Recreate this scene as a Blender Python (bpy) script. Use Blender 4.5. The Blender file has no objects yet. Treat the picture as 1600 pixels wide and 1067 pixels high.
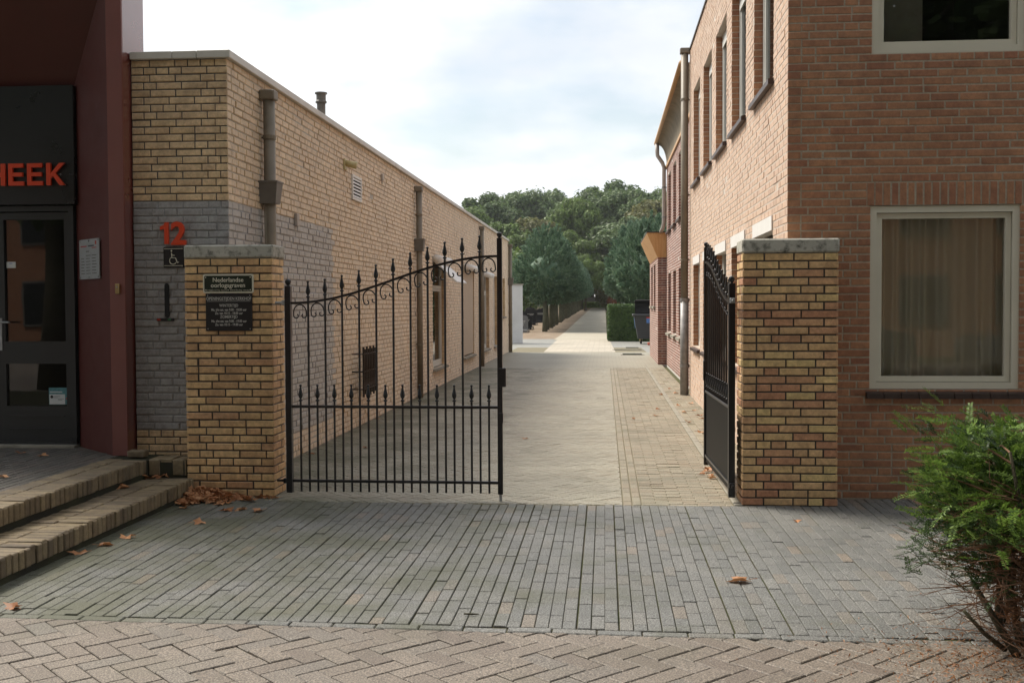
import bpy, bmesh, math, random
import numpy as np
from mathutils import Matrix, Vector
random.seed(7); rng = np.random.default_rng(7)
S = bpy.context.scene
COL = S.collection
# ------------------------------------------------------------------ camera
CF, CYAW, CPITCH, CROLL, CH = 1722.0, .0840303, .0331895, -.0043338, 1.55
def cam_axes():
    F = np.array([-math.sin(CYAW)*math.cos(CPITCH), math.cos(CYAW)*math.cos(CPITCH), -math.sin(CPITCH)])
    R = np.array([math.cos(CYAW), math.sin(CYAW), 0.]); U = np.cross(R, F)
    c, s = math.cos(CROLL), math.sin(CROLL)
    return c*R+s*U, -s*R+c*U, F
AR, AU, AF = cam_axes(); CAMP = np.array([0, 0, CH])
cam = bpy.data.cameras.new('camera'); camo = bpy.data.objects.new('camera', cam); COL.objects.link(camo)
cam.sensor_width = 36; cam.lens = CF/1600*36; cam.clip_end = 3000; cam.clip_start = .05
camo.matrix_world = Matrix(((AR[0], AU[0], -AF[0], 0), (AR[1], AU[1], -AF[1], 0), (AR[2], AU[2], -AF[2], CH), (0, 0, 0, 1)))
S.camera = camo
# ------------------------------------------------------------------ sky, sun, exposure
SUN_EL, SUN_AZ = math.radians(50), math.radians(-58)      # azimuth from +Y (down the alley), negative = left
W = bpy.data.worlds.new('World'); S.world = W; W.use_nodes = True
nt = W.node_tree; N = nt.nodes; L = nt.links; N.clear()
out = N.new('ShaderNodeOutputWorld'); bg = N.new('ShaderNodeBackground'); bg.inputs[1].default_value = .1
sky = N.new('ShaderNodeTexSky'); sky.sky_type = 'NISHITA'; sky.sun_disc = False
sky.sun_elevation = SUN_EL; sky.sun_rotation = SUN_AZ; sky.air_density = 1.3; sky.dust_density = 2.0
tc = N.new('ShaderNodeTexCoord'); sx = N.new('ShaderNodeSeparateXYZ'); L.new(tc.outputs['Generated'], sx.inputs[0])
zz = N.new('ShaderNodeMath'); zz.operation = 'MAXIMUM'; L.new(sx.outputs[2], zz.inputs[0]); zz.inputs[1].default_value = 0.0
za = N.new('ShaderNodeMath'); za.operation = 'ADD'; L.new(zz.outputs[0], za.inputs[0]); za.inputs[1].default_value = .25
vd = N.new('ShaderNodeVectorMath'); vd.operation = 'DIVIDE'; L.new(tc.outputs['Generated'], vd.inputs[0])
cz = N.new('ShaderNodeCombineXYZ')
for i in range(3): L.new(za.outputs[0], cz.inputs[i])
L.new(cz.outputs[0], vd.inputs[1])
nz = N.new('ShaderNodeTexNoise'); nz.inputs['Scale'].default_value = 2.3; nz.inputs['Detail'].default_value = 7; nz.inputs['Roughness'].default_value = .52
L.new(vd.outputs[0], nz.inputs['Vector'])
rp = N.new('ShaderNodeValToRGB'); rp.color_ramp.elements[0].position = .36; rp.color_ramp.elements[1].position = .56
rp.color_ramp.elements[0].color = (.3, .3, .3, 1); L.new(nz.outputs['Fac'], rp.inputs[0])
nz2 = N.new('ShaderNodeTexNoise'); nz2.inputs['Scale'].default_value = 1.3; nz2.inputs['Detail'].default_value = 5
L.new(vd.outputs[0], nz2.inputs['Vector'])
rp2 = N.new('ShaderNodeValToRGB'); rp2.color_ramp.elements[0].position = .35; rp2.color_ramp.elements[1].position = .65
rp2.color_ramp.elements[0].color = (4.5, 4.75, 5.1, 1); rp2.color_ramp.elements[1].color = (6.6, 6.6, 6.6, 1); L.new(nz2.outputs['Fac'], rp2.inputs[0])
mx = N.new('ShaderNodeMixRGB'); L.new(rp.outputs[0], mx.inputs[0]); skm = N.new('ShaderNodeMixRGB'); skm.blend_type = 'MULTIPLY'; skm.inputs[0].default_value = 1; skm.inputs[2].default_value = (.75, .75, .75, 1); L.new(sky.outputs[0], skm.inputs[1]); L.new(skm.outputs[0], mx.inputs[1]); L.new(rp2.outputs[0], mx.inputs[2])
L.new(mx.outputs[0], bg.inputs[0]); L.new(bg.outputs[0], out.inputs[0])
sl = bpy.data.lights.new('sun', 'SUN'); sl.energy = 3.0; sl.angle = math.radians(24); sl.color = (1, .93, .82)
so = bpy.data.objects.new('sun', sl); COL.objects.link(so)
sd = Vector((math.sin(SUN_AZ)*math.cos(SUN_EL), math.cos(SUN_AZ)*math.cos(SUN_EL), math.sin(SUN_EL)))
so.rotation_euler = sd.to_track_quat('Z', 'Y').to_euler(); so.location = sd*60
S.view_settings.view_transform = 'Standard'; S.view_settings.look = 'None'; S.view_settings.gamma = 1
S.view_settings.exposure = 1.0
S.render.engine = 'CYCLES'

# ------------------------------------------------------------------ helpers
def px_area(c, n, a):
    d = np.array(c)-CAMP; z = d@AF
    if z < .5: return 0
    x = d@AR/z*CF; y = d@AU/z*CF
    if abs(x) > 830 or abs(y) > 560: return 0
    co = -(d@np.array(n))/np.linalg.norm(d)
    return max(co, 0)*a/(z*z)
MESHES = {}
class MB:
    def __init__(s): s.v = []; s.f = []; s.m = []; s.mats = []
    def mi(s, mat):
        if mat is None: return 0
        if mat not in s.mats: s.mats.append(mat)
        return s.mats.index(mat)
    def add(s, vs, fs, mat=None):
        o = len(s.v); s.v += [tuple(p) for p in vs]; s.f += [tuple(i+o for i in f) for f in fs]; s.m += [s.mi(mat)]*len(fs); return s
    def box(s, x0, x1, y0, y1, z0, z1, mat=None, rot=None):
        vs = [(x0,y0,z0),(x1,y0,z0),(x1,y1,z0),(x0,y1,z0),(x0,y0,z1),(x1,y0,z1),(x1,y1,z1),(x0,y1,z1)]
        if rot: vs = [tuple(rot @ Vector(p)) for p in vs]
        return s.add(vs, [(0,3,2,1),(4,5,6,7),(0,1,5,4),(1,2,6,5),(2,3,7,6),(3,0,4,7)], mat)
    def cbox(s, x0, x1, y0, y1, z0, z1, c=.004, mat=None):   # box with chamfered edges
        bm = bmesh.new(); bmesh.ops.create_cube(bm, size=1)
        for v in bm.verts: v.co = Vector(((x0+x1)/2+v.co.x*(x1-x0), (y0+y1)/2+v.co.y*(y1-y0), (z0+z1)/2+v.co.z*(z1-z0)))
        bmesh.ops.bevel(bm, geom=bm.edges[:], offset=c, segments=1, affect='EDGES')
        bm.verts.index_update(); s.add([v.co[:] for v in bm.verts], [[v.index for v in f.verts] for f in bm.faces], mat); bm.free(); return s
    def tube(s, pts, r, n=8, mat=None, cap=True):
        pts = [Vector(p) for p in pts]; rs = r if isinstance(r, (list, tuple)) else [r]*len(pts); vs = []; ref = None
        for i, p in enumerate(pts):
            t = (pts[min(i+1, len(pts)-1)]-pts[max(i-1, 0)]).normalized()
            if ref is None: ref = Vector((0, 0, 1)) if abs(t.z) < .9 else Vector((1, 0, 0))
            a = (ref-t*ref.dot(t)).normalized(); b = t.cross(a); ref = a
            for k in range(n):
                an = 2*math.pi*k/n; vs.append(p+(a*math.cos(an)+b*math.sin(an))*rs[i])
        fs = [(i*n+k, i*n+(k+1) % n, (i+1)*n+(k+1) % n, (i+1)*n+k) for i in range(len(pts)-1) for k in range(n)]
        if cap: fs += [tuple(range(n-1, -1, -1)), tuple((len(pts)-1)*n+k for k in range(n))]
        return s.add(vs, fs, mat)
    def lathe(s, prof, c=(0,0,0), n=10, mat=None):    # prof [(r,z)...]
        vs = [(c[0]+r*math.cos(2*math.pi*k/n), c[1]+r*math.sin(2*math.pi*k/n), c[2]+z) for r, z in prof for k in range(n)]
        fs = [(i*n+k, i*n+(k+1) % n, (i+1)*n+(k+1) % n, (i+1)*n+k) for i in range(len(prof)-1) for k in range(n)]
        fs += [tuple(range(n-1, -1, -1)), tuple((len(prof)-1)*n+k for k in range(n))]
        return s.add(vs, fs, mat)
    def prism(s, poly, axis, a, b, mat=None):         # poly 2D, extruded along axis 'x','y','z'
        def P(p, t): return {'x': (t, p[0], p[1]), 'y': (p[0], t, p[1]), 'z': (p[0], p[1], t)}[axis]
        n = len(poly); vs = [P(p, a) for p in poly]+[P(p, b) for p in poly]
        fs = [tuple(range(n)), tuple(range(2*n-1, n-1, -1))]+[(i, i+n, (i+1) % n+n, (i+1) % n) for i in range(n)]
        return s.add(vs, fs, mat)
    def mesh(s, name, mat=None, smooth=False, recalc=True):
        me = bpy.data.meshes.new(name); me.from_pydata(s.v, [], s.f)
        for m in (s.mats or [mat]): me.materials.append(m)
        if len(s.mats) > 1: me.polygons.foreach_set('material_index', s.m)
        if recalc:
            bm = bmesh.new(); bm.from_mesh(me); bmesh.ops.recalc_face_normals(bm, faces=bm.faces); bm.to_mesh(me); bm.free()
        if smooth:
            me.polygons.foreach_set('use_smooth', [True]*len(me.polygons))
        me.update(); return me
    def obj(s, name, mat=None, parent=None, smooth=False, world=True, recalc=True):
        return link(name, s.mesh(name, mat, smooth, recalc), parent, world)
def link(name, data, parent=None, world=True, M=None):
    o = bpy.data.objects.new(name, data); COL.objects.link(o)
    if M is not None: o.matrix_basis = M
    if parent is not None:
        o.parent = parent
        if world: o.matrix_parent_inverse = PW.get(parent, Matrix()).inverted()
    if parent is None or not world: pass
    PW[o] = (Matrix() if world else PW.get(parent, Matrix())) @ (M if M is not None else Matrix())
    return o
class _PW(dict): pass
PWd = {}
class PWc:
    def get(s, o, d=None): return PWd.get(o.name, d)
    def __setitem__(s, o, m): PWd[o.name] = m.copy()
PW = PWc()
def tag(o, label=None, cat=None, group=None, kind=None):
    if label: o['label'] = label
    if cat: o['category'] = cat
    if group: o['group'] = group
    if kind: o['kind'] = kind
    return o
def thing(name, label, cat, loc=(0,0,0), rotz=0, group=None):
    o = bpy.data.objects.new(name, None); COL.objects.link(o); o.empty_display_size = .2
    o.matrix_basis = Matrix.Translation(loc) @ Matrix.Rotation(rotz, 4, 'Z'); PW[o] = o.matrix_basis
    return tag(o, label, cat, group)
def dup(o, parent=None):
    c = o.copy(); COL.objects.link(c)
    if parent is not None: c.parent = parent
    PW[c] = PWd.get(o.name, Matrix())
    for ch in list(o.children): dup(ch, c)
    return c
def place(o, loc, rotz=0, scale=1):
    o.matrix_basis = Matrix.Translation(loc) @ Matrix.Rotation(rotz, 4, 'Z') @ Matrix.Diagonal((*((scale,)*3 if not isinstance(scale, tuple) else scale), 1))
    PW[o] = o.matrix_basis; return o
_fc = {}
def text(body, size, name, mat, parent, M, align='CENTER', ext=.0008, bold=0, world=True, sx=1):
    cu = bpy.data.curves.new('t', 'FONT'); cu.body = body; cu.size = size; cu.align_x = align; cu.extrude = ext; cu.offset = bold; cu.resolution_u = 3
    t = bpy.data.objects.new('t', cu); COL.objects.link(t)
    me = bpy.data.meshes.new_from_object(t); bpy.data.objects.remove(t); me.materials.clear(); me.materials.append(mat)
    if sx != 1: me.transform(Matrix.Diagonal((sx, 1, 1, 1)))
    return link(name, me, parent, world, M)
def FM(o, nrm=(0,-1,0)):      # frame: local x = U, y = Z, z = outward normal
    n = Vector(nrm); u = Vector((0,0,1)).cross(n); v = Vector((0,0,1))
    return Matrix(((u.x, v.x, n.x, o[0]), (u.y, v.y, n.y, o[1]), (u.z, v.z, n.z, o[2]), (0,0,0,1)))
# ------------------------------------------------------------------ materials
class NT:
    def __init__(s, name):
        s.m = bpy.data.materials.new(name); s.m.use_nodes = True; s.t = s.m.node_tree; s.n = s.t.nodes; s.l = s.t.links
        s.b = s.n['Principled BSDF']; s.o = s.n['Material Output']
    def node(s, ty, **k):
        n = s.n.new('ShaderNode'+ty)
        for a, b in k.items(): setattr(n, a, b)
        return n
    def inp(s, sock, v):
        if hasattr(v, 'links') or isinstance(v, bpy.types.NodeSocket): s.l.new(v, sock)
        else: sock.default_value = v
    def math(s, op, a, b=0.0, clamp=False):
        n = s.node('Math', operation=op, use_clamp=clamp); s.inp(n.inputs[0], a); s.inp(n.inputs[1], b); return n.outputs[0]
    def noise(s, scale, detail=4, rough=.55, vec=None, dist=0):
        n = s.node('TexNoise'); n.inputs['Scale'].default_value = scale; n.inputs['Detail'].default_value = detail; n.inputs['Roughness'].default_value = rough; n.inputs['Distortion'].default_value = dist
        s.l.new(vec if vec is not None else s.pos(), n.inputs['Vector']); return n.outputs['Fac']
    def pos(s):
        if not hasattr(s, '_p'): s._p = s.node('NewGeometry')
        return s._p.outputs['Position']
    def sep(s):
        n = s.node('SeparateXYZ'); s.l.new(s.pos(), n.inputs[0]); return n.outputs
    def rnd(s):
        s.pos(); oi = s.node('ObjectInfo')
        return s.math('FRACT', s.math('ADD', s._p.outputs['Random Per Island'], oi.outputs['Random']))
    def ramp(s, fac, stops, interp='LINEAR'):
        n = s.node('ValToRGB'); s.l.new(fac, n.inputs[0]); cr = n.color_ramp; cr.interpolation = interp
        while len(cr.elements) < len(stops): cr.elements.new(.5)
        for e, (p, c) in zip(cr.elements, stops):
            e.position = p; e.color = (*c, 1) if not isinstance(c, float) else (c, c, c, 1)
        return n.outputs[0]
    def mix(s, fac, a, b, ty='MIX'):
        n = s.node('MixRGB', blend_type=ty); s.inp(n.inputs[0], fac)
        for i, v in ((1, a), (2, b)): s.inp(n.inputs[i], (*v, 1) if isinstance(v, tuple) and len(v) == 3 else v)
        return n.outputs[0]
    def bump(s, h, strength=.3, dist=.01):
        n = s.node('Bump'); n.inputs['Strength'].default_value = strength; n.inputs['Distance'].default_value = dist
        s.l.new(h, n.inputs['Height']); s.l.new(n.outputs[0], s.b.inputs['Normal']); return n
    def fin(s, col=None, rough=.85, spec=.3, metal=0):
        if col is not None: s.inp(s.b.inputs['Base Color'], (*col, 1) if isinstance(col, tuple) and len(col) == 3 else col)
        s.inp(s.b.inputs['Roughness'], rough); s.b.inputs['Specular IOR Level'].default_value = spec; s.b.inputs['Metallic'].default_value = metal
        return s.m
def simple(name, col, rough=.5, spec=.4, metal=0, var=.12, scale=8, bump=0):
    t = NT(name); f = t.noise(scale, 5)
    c = t.mix(1, tuple(col), t.ramp(f, [(.3, 1-var), (.7, 1+var*.6)]), 'MULTIPLY')
    if bump: t.bump(t.noise(scale*12, 3), bump, .004)
    return t.fin(c, rough, spec, metal)
def brick_mat(name, stops, soot=.25, bump=.35, rough=.62, sheen=.5):
    t = NT(name); r = t.rnd()
    c = t.ramp(r, stops)
    n0 = t.noise(9, 3, .5); c = t.mix(.75, c, t.mix(1, c, t.ramp(n0, [(.3, (.82,.76,.72)), (.7, (1.38,1.37,1.32))]), 'MULTIPLY'))
    n1 = t.noise(34, 5, .6); c = t.mix(.7, c, t.mix(1, c, t.ramp(n1, [(.3, .68), (.7, 1.25)]), 'MULTIPLY'))
    n2 = t.noise(1.1, 5, .6); c = t.mix(t.ramp(n2, [(.42, 0.), (.75, soot)]), c, (.05, .042, .034))
    n3 = t.noise(190, 3, .6); c = t.mix(.35, c, t.mix(1, c, t.ramp(n3, [(.35, .6), (.65, 1.35)]), 'MULTIPLY'))
    t.bump(t.math('ADD', n3, t.math('MULTIPLY', n1, 1.2)), bump, .004)
    t.b.inputs['Sheen Weight'].default_value = sheen; t.b.inputs['Sheen Tint'].default_value = (1, .87, .72, 1); t.b.inputs['Sheen Roughness'].default_value = .5
    return t.fin(c, rough, .5)
def mortar_mat(name, col, moss=0):
    t = NT(name); n = t.noise(60, 4); c = t.mix(1, tuple(col), t.ramp(n, [(.3, .75), (.7, 1.15)]), 'MULTIPLY')
    t.bump(t.noise(220, 3), .4, .003); t.b.inputs['Sheen Weight'].default_value = .5; return t.fin(c, .75, .4)
M = {}
M['brick_yellow'] = brick_mat('pillar_brick', [(0, (.46,.28,.135)), (.3, (.56,.36,.175)), (.6, (.62,.42,.205)), (.85, (.58,.38,.195)), (1, (.52,.30,.155))], .12, sheen=.1)
M['brick_mixed'] = brick_mat('pillar_brick_mixed', [(0, (.50,.32,.165)), (.2, (.55,.36,.18)), (.4, (.57,.43,.19)), (.6, (.50,.29,.155)), (.8, (.40,.19,.105)), (1, (.55,.38,.19))], .14, sheen=.1)
M['brick_tan'] = brick_mat('tan_wall_brick', [(0, (.48,.335,.18)), (.3, (.55,.395,.225)), (.7, (.585,.42,.245)), (1, (.50,.345,.195))], .24, sheen=1.0)
M['brick_orange'] = brick_mat('orange_wall_brick', [(0, (.25,.10,.045)), (.3, (.31,.135,.062)), (.7, (.345,.162,.076)), (1, (.265,.098,.046))], .12, sheen=.85)
M['brick_red'] = brick_mat('red_wall_brick', [(0, (.17,.062,.048)), (.35, (.23,.085,.062)), (.7, (.27,.11,.08)), (1, (.16,.06,.052))], .16, sheen=.15)
M['brick_grey'] = brick_mat('grey_painted_brick', [(0, (.245,.245,.25)), (.5, (.26,.26,.265)), (1, (.252,.252,.256))], .08, .15, .5, sheen=.7)
M['brick_step'] = brick_mat('step_brick', [(0, (.12,.088,.05)), (.4, (.175,.132,.072)), (.8, (.205,.158,.09)), (1, (.11,.08,.046))], .5, sheen=.1)
M['brick_sill'] = simple('brown_sill_tile', (.05,.032,.027), .45, .4, var=.25, scale=20)
M['mortar_dark'] = mortar_mat('dark_mortar', (.075,.065,.052))
M['mortar_tan'] = mortar_mat('tan_mortar', (.34,.29,.22))
M['mortar_pale'] = mortar_mat('pale_mortar', (.47,.38,.29)); M['mortar_light'] = mortar_mat('light_mortar', (.50,.45,.38)); M['mortar_stone'] = mortar_mat('stone_mortar', (.36,.31,.235))
M['mortar_grey'] = mortar_mat('grey_painted_mortar', (.25,.25,.255))
def paver_mat(name, stops, speck=.5, moss=.0, mossx=None, scale=1.0):
    t = NT(name); c = t.ramp(t.rnd(), stops)
    sp = t.noise(125*scale, 3, .75); c = t.mix(speck, c, t.mix(1, c, t.ramp(sp, [(.38, .30), (.5, .95), (.62, 2.1)]), 'MULTIPLY'))
    n1 = t.noise(.9, 6, .6); c = t.mix(.5, c, t.mix(1, c, t.ramp(n1, [(.3, .7), (.7, 1.25)]), 'MULTIPLY'))
    vo = t.noise(75*scale, 2, .5); c = t.mix(t.ramp(vo, [(.66, 0.), (.72, .5)]), c, (.45,.43,.39))
    xyz = t.sep(); nm = t.noise(1.6, 6, .65)
    if mossx:
        a, b = mossx
        e = t.ramp(t.math('MULTIPLY', t.math('SUBTRACT', b, xyz[0]), 1/(b-a)), [(0, 0.), (1, 1.)])
        k = t.ramp(t.math('ADD', nm, t.math('MULTIPLY', e, .32)), [(.58, 0.), (.84, .72)])
        c = t.mix(k, c, (.055,.06,.022))
    elif moss:
        c = t.mix(t.ramp(nm, [(.5, 0.), (.75, moss)]), c, (.06,.07,.03))
    t.bump(sp, .5, .004); return t.fin(c, .6, .5)
M['paver_sidewalk'] = paver_mat('sidewalk_paver', [(0, (.125,.10,.08)), (.3, (.148,.122,.097)), (.7, (.162,.134,.108)), (1, (.135,.118,.10))], .85, .25)
M['paver_apron'] = paver_mat('apron_clinker', [(0, (.118,.119,.112)), (.35, (.132,.132,.124)), (.85, (.145,.143,.133)), (.96, (.145,.135,.118)), (1, (.18,.15,.12))], .9, 0, (-3.8, 1.6))
M['paver_alley'] = paver_mat('alley_clinker', [(0, (.245,.222,.165)), (.4, (.275,.255,.195)), (.8, (.295,.27,.21)), (1, (.255,.225,.165))], .8, 0, (-3.15, -.9))
M['paver_alley_side'] = paver_mat('alley_side_clinker', [(0, (.225,.195,.14)), (.5, (.265,.232,.168)), (1, (.24,.195,.135))], .5, .55)
M['paver_landing'] = paver_mat('landing_clinker', [(0, (.07,.065,.058)), (.5, (.10,.092,.08)), (1, (.12,.10,.085))], .5, .2)
def joint_mat(name, a, b):
    t = NT(name); c = t.mix(t.ramp(t.noise(3, 6, .65), [(.38, 0.), (.62, 1.)]), a, b); t.bump(t.noise(150, 3), .6, .004); return t.fin(c, .95, .1)
M['joint_moss'] = joint_mat('mossy_joint_sand', (.055,.062,.022), (.07,.06,.042))
M['joint_alley'] = joint_mat('alley_joint_sand', (.17,.155,.10), (.21,.185,.14))
M['joint_dark'] = joint_mat('dark_joint_sand', (.035,.033,.026), (.05,.05,.03))
def far_paving(name, c1, c2, sc, moss=0.0):
    t = NT(name); b = t.node('TexBrick'); t.l.new(t.pos(), b.inputs['Vector']); b.inputs['Scale'].default_value = sc
    b.inputs['Color1'].default_value = (*c1, 1); b.inputs['Color2'].default_value = (*c2, 1); b.inputs['Mortar'].default_value = (*[x*.6 for x in c1], 1); b.inputs['Mortar Size'].default_value = .012
    c = t.mix(.6, b.outputs[0], t.mix(1, b.outputs[0], t.ramp(t.noise(.6, 6, .6), [(.3, .75), (.7, 1.2)]), 'MULTIPLY'))
    c = t.mix(.35, c, t.mix(1, c, t.ramp(t.noise(60, 3, .7), [(.3, .5), (.7, 1.5)]), 'MULTIPLY'))
    if moss: c = t.mix(t.ramp(t.noise(1.2, 6, .65), [(.5, 0.), (.75, moss)]), c, (.08,.08,.035))
    t.bump(t.noise(80, 3), .3, .004); return t.fin(c, .6, .5)
M['far_alley'] = far_paving('alley_paving_far', (.275,.25,.19), (.25,.23,.175), 2.4, .2)
M['plaza'] = far_paving('pale_yard_paving', (.42,.37,.29), (.36,.315,.245), 1.2)
M['yard'] = far_paving('grey_yard_paving', (.25,.245,.22), (.21,.205,.185), 1.6, .3)
def ground_mat(name, a, b, sc=1.5):
    t = NT(name); c = t.mix(t.ramp(t.noise(sc, 8, .65), [(.35, 0.), (.65, 1.)]), a, b)
    c = t.mix(.4, c, t.mix(1, c, t.ramp(t.noise(40, 4, .7), [(.3, .5), (.7, 1.5)]), 'MULTIPLY')); t.bump(t.noise(30, 5, .7), .6, .03); return t.fin(c, .95, .1)
M['ground'] = ground_mat('earth_and_grass', (.07,.085,.03), (.11,.095,.06))
M['path'] = ground_mat('cemetery_path_gravel', (.40,.365,.295), (.34,.31,.25), .5)
M['litter_strip'] = ground_mat('brown_leaf_strip', (.20,.145,.10), (.27,.22,.165), 1.2)
M['street_bounce'] = far_paving('pale_street_bounce_paving', (.24,.20,.17), (.20,.17,.145), 2.4)  # unseen street, paved in pale brick to bounce light onto the front walls
M['concrete'] = None
t = NT('weathered_concrete'); c = t.ramp(t.noise(5, 8, .7), [(.3, (.50,.48,.42)), (.6, (.38,.37,.32))])
c = t.mix(t.ramp(t.noise(14, 6, .7), [(.5, 0.), (.68, .85)]), c, (.045,.048,.036)); t.bump(t.noise(120, 4, .7), .5, .004); M['concrete'] = t.fin(c, .92, .15)
M['kerb'] = simple('kerb_concrete', (.28,.26,.215), .9, .2, var=.3, scale=6, bump=.3)
t = NT('glossy_black_paint'); t.bump(t.noise(300, 2), .06, .001); M['black_paint'] = t.fin((.009,.009,.010), .28, .5)
t = NT('matt_black_sheet'); M['black_sheet'] = t.fin((.006,.006,.006), .5, .12)
M['steel'] = simple('galvanised_steel', (.35,.36,.36), .45, .5, .6, .25, 25)
def sheet(name, col, rough, var=.06):
    t = NT(name); c = t.mix(1, tuple(col), t.ramp(t.noise(2.2, 6, .6), [(.3, 1-var*2), (.7, 1+var)]), 'MULTIPLY'); r = t.ramp(t.noise(3, 5), [(.3, rough*.85), (.7, rough*1.15)])
    return t.fin(c, r, .45)
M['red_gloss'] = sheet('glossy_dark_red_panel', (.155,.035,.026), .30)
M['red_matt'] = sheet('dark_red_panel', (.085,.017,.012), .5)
M['red_panel'] = M['red_gloss']
M['red_panel'].node_tree.nodes['Principled BSDF'].inputs['Coat Weight'].default_value = 1; M['red_panel'].node_tree.nodes['Principled BSDF'].inputs['Coat Roughness'].default_value = .22; M['red_panel'].node_tree.nodes['Principled BSDF'].inputs['Coat IOR'].default_value = 1.9
M['red_front'] = sheet('red_front_edge', (.165,.045,.032), .5)
M['sign_black'] = sheet('black_sign_board', (.012,.013,.013), .3)
M['door_frame'] = sheet('anthracite_door_frame', (.022,.025,.026), .32)
M['orange_letter'] = simple('orange_red_letter', (.62,.055,.015), .28, .5, var=.05)
M['white_frame'] = simple('cream_window_frame', (.62,.585,.48), .4, .4, var=.06, scale=3)
M['pale_frame'] = simple('pale_grey_window_frame', (.60,.60,.56), .4, .4, var=.06, scale=3)
M['white'] = simple('white_paint', (.72,.71,.68), .5, .4, var=.06)
M['coping'] = simple('pale_coping_metal', (.56,.53,.47), .45, .5, 0, .14, 3)
M['coping_dark'] = simple('dark_coping', (.06,.055,.05), .5, .4)
M['pipe_brown'] = simple('brown_grey_drainpipe', (.20,.17,.125), .5, .4, var=.25, scale=4)
M['pipe_grey'] = simple('zinc_drainpipe', (.27,.265,.26), .5, .45, .3, .3, 9)
M['pipe_pale'] = simple('pale_drainpipe', (.42,.37,.33), .5, .4, var=.15)
M['hopper'] = simple('grey_rain_box', (.15,.14,.125), .5, .4, var=.15)
M['beige_blind'] = simple('beige_roller_screen', (.52,.44,.345), .8, .2, var=.05)
M['room'] = simple('room_plaster', (.40,.38,.34), .9, .1)
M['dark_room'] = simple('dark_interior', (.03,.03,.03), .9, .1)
M['blue_blind'] = simple('blue_blind', (.12,.15,.26), .6, .3)
t = NT('window_glass'); fr = t.node('Fresnel'); fr.inputs[0].default_value = 1.5; tr = t.node('BsdfTransparent'); tr.inputs[0].default_value = (.93,.95,.94,1); gl = t.node('BsdfGlossy'); gl.inputs['Roughness'].default_value = .0
nb = t.node('Bump'); nb.inputs['Strength'].default_value = .02; nb.inputs['Distance'].default_value = .02; t.l.new(t.noise(1.5, 2), nb.inputs['Height']); t.l.new(nb.outputs[0], gl.inputs['Normal'])
mxs = t.node('MixShader'); t.l.new(t.math('MULTIPLY', fr.outputs[0], .95, True), mxs.inputs[0]); t.l.new(tr.outputs[0], mxs.inputs[1]); t.l.new(gl.outputs[0], mxs.inputs[2]); t.l.new(mxs.outputs[0], t.o.inputs[0]); M['glass'] = t.m
t = NT('sheer_curtain'); tr = t.node('BsdfTransparent'); df = t.node('BsdfDiffuse'); df.inputs[0].default_value = (.84,.78,.66,1); tl = t.node('BsdfTranslucent'); tl.inputs[0].default_value = (.45,.42,.34,1)
a1 = t.node('AddShader'); t.l.new(df.outputs[0], a1.inputs[0]); t.l.new(tl.outputs[0], a1.inputs[1]); mxs = t.node('MixShader'); mxs.inputs[0].default_value = .93; t.l.new(tr.outputs[0], mxs.inputs[1]); t.l.new(df.outputs[0], mxs.inputs[2]); t.l.new(mxs.outputs[0], t.o.inputs[0]); M['curtain'] = t.m
M['plywood'] = None
t = NT('varnished_plywood'); wv = t.node('TexNoise'); mp = t.node('Mapping'); mp.inputs['Scale'].default_value = (6, 1, 1.2); t.l.new(t.pos(), mp.inputs[0]); t.l.new(mp.outputs[0], wv.inputs[0]); wv.inputs['Scale'].default_value = 2; wv.inputs['Detail'].default_value = 6; wv.inputs['Distortion'].default_value = 1.2
M['plywood'] = t.fin(t.ramp(wv.outputs[0], [(.3, (.50,.25,.09)), (.55, (.60,.34,.135)), (.75, (.46,.21,.075))]), .4, .4)
M['eave'] = simple('beige_cornice_plaster', (.25,.215,.16), .85, .2, var=.2, scale=3)
M['eave_wood'] = simple('varnished_trim', (.50,.30,.14), .5, .4)
M['bark'] = ground_mat('tree_bark', (.10,.085,.06), (.065,.062,.04), 6)
M['bark_green'] = ground_mat('mossy_bark', (.13,.125,.085), (.085,.085,.055), 5)
M['twig'] = simple('dry_brown_twig', (.17,.10,.065), .9, .1, var=.3, scale=15)
def leaf_mat(name, stops, trans=.35, rough=.6):
    t = NT(name); r = t.rnd(); c = t.ramp(r, stops); c = t.mix(.6, c, t.mix(1, c, t.ramp(t.noise(.35, 3), [(.3, .65), (.7, 1.3)]), 'MULTIPLY'))
    t.fin(c, .55, .35); tl = t.node('BsdfTranslucent'); t.l.new(c, tl.inputs[0]); m2 = t.node('MixShader'); m2.inputs[0].default_value = trans
    t.l.new(t.b.outputs[0], m2.inputs[1]); t.l.new(tl.outputs[0], m2.inputs[2]); t.l.new(m2.outputs[0], t.o.inputs[0]); return t.m
M['leaf_juniper'] = leaf_mat('blue_green_juniper', [(0, (.075,.14,.085)), (.5, (.12,.20,.12)), (1, (.19,.27,.16))], .2)
M['leaf_oak'] = leaf_mat('dark_broadleaf', [(0, (.07,.115,.045)), (.5, (.11,.165,.062)), (1, (.16,.22,.085))])
M['leaf_light'] = leaf_mat('light_broadleaf', [(0, (.085,.14,.032)), (.5, (.12,.185,.045)), (1, (.17,.235,.062))])
M['leaf_yellow'] = leaf_mat('yellowing_broadleaf', [(0, (.10,.115,.035)), (.5, (.14,.145,.048)), (1, (.18,.17,.06))])
M['leaf_hedge'] = leaf_mat('hedge_leaf', [(0, (.03,.055,.018)), (.5, (.045,.085,.024)), (1, (.08,.13,.035))])
M['leaf_yew'] = leaf_mat('yew_needle', [(0, (.07,.13,.022)), (.5, (.12,.21,.034)), (1, (.21,.31,.06))], .35)
M['leaf_yew_dark'] = leaf_mat('old_yew_needle', [(0, (.022,.045,.014)), (.5, (.04,.075,.022)), (1, (.065,.115,.03))], .3)
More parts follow.
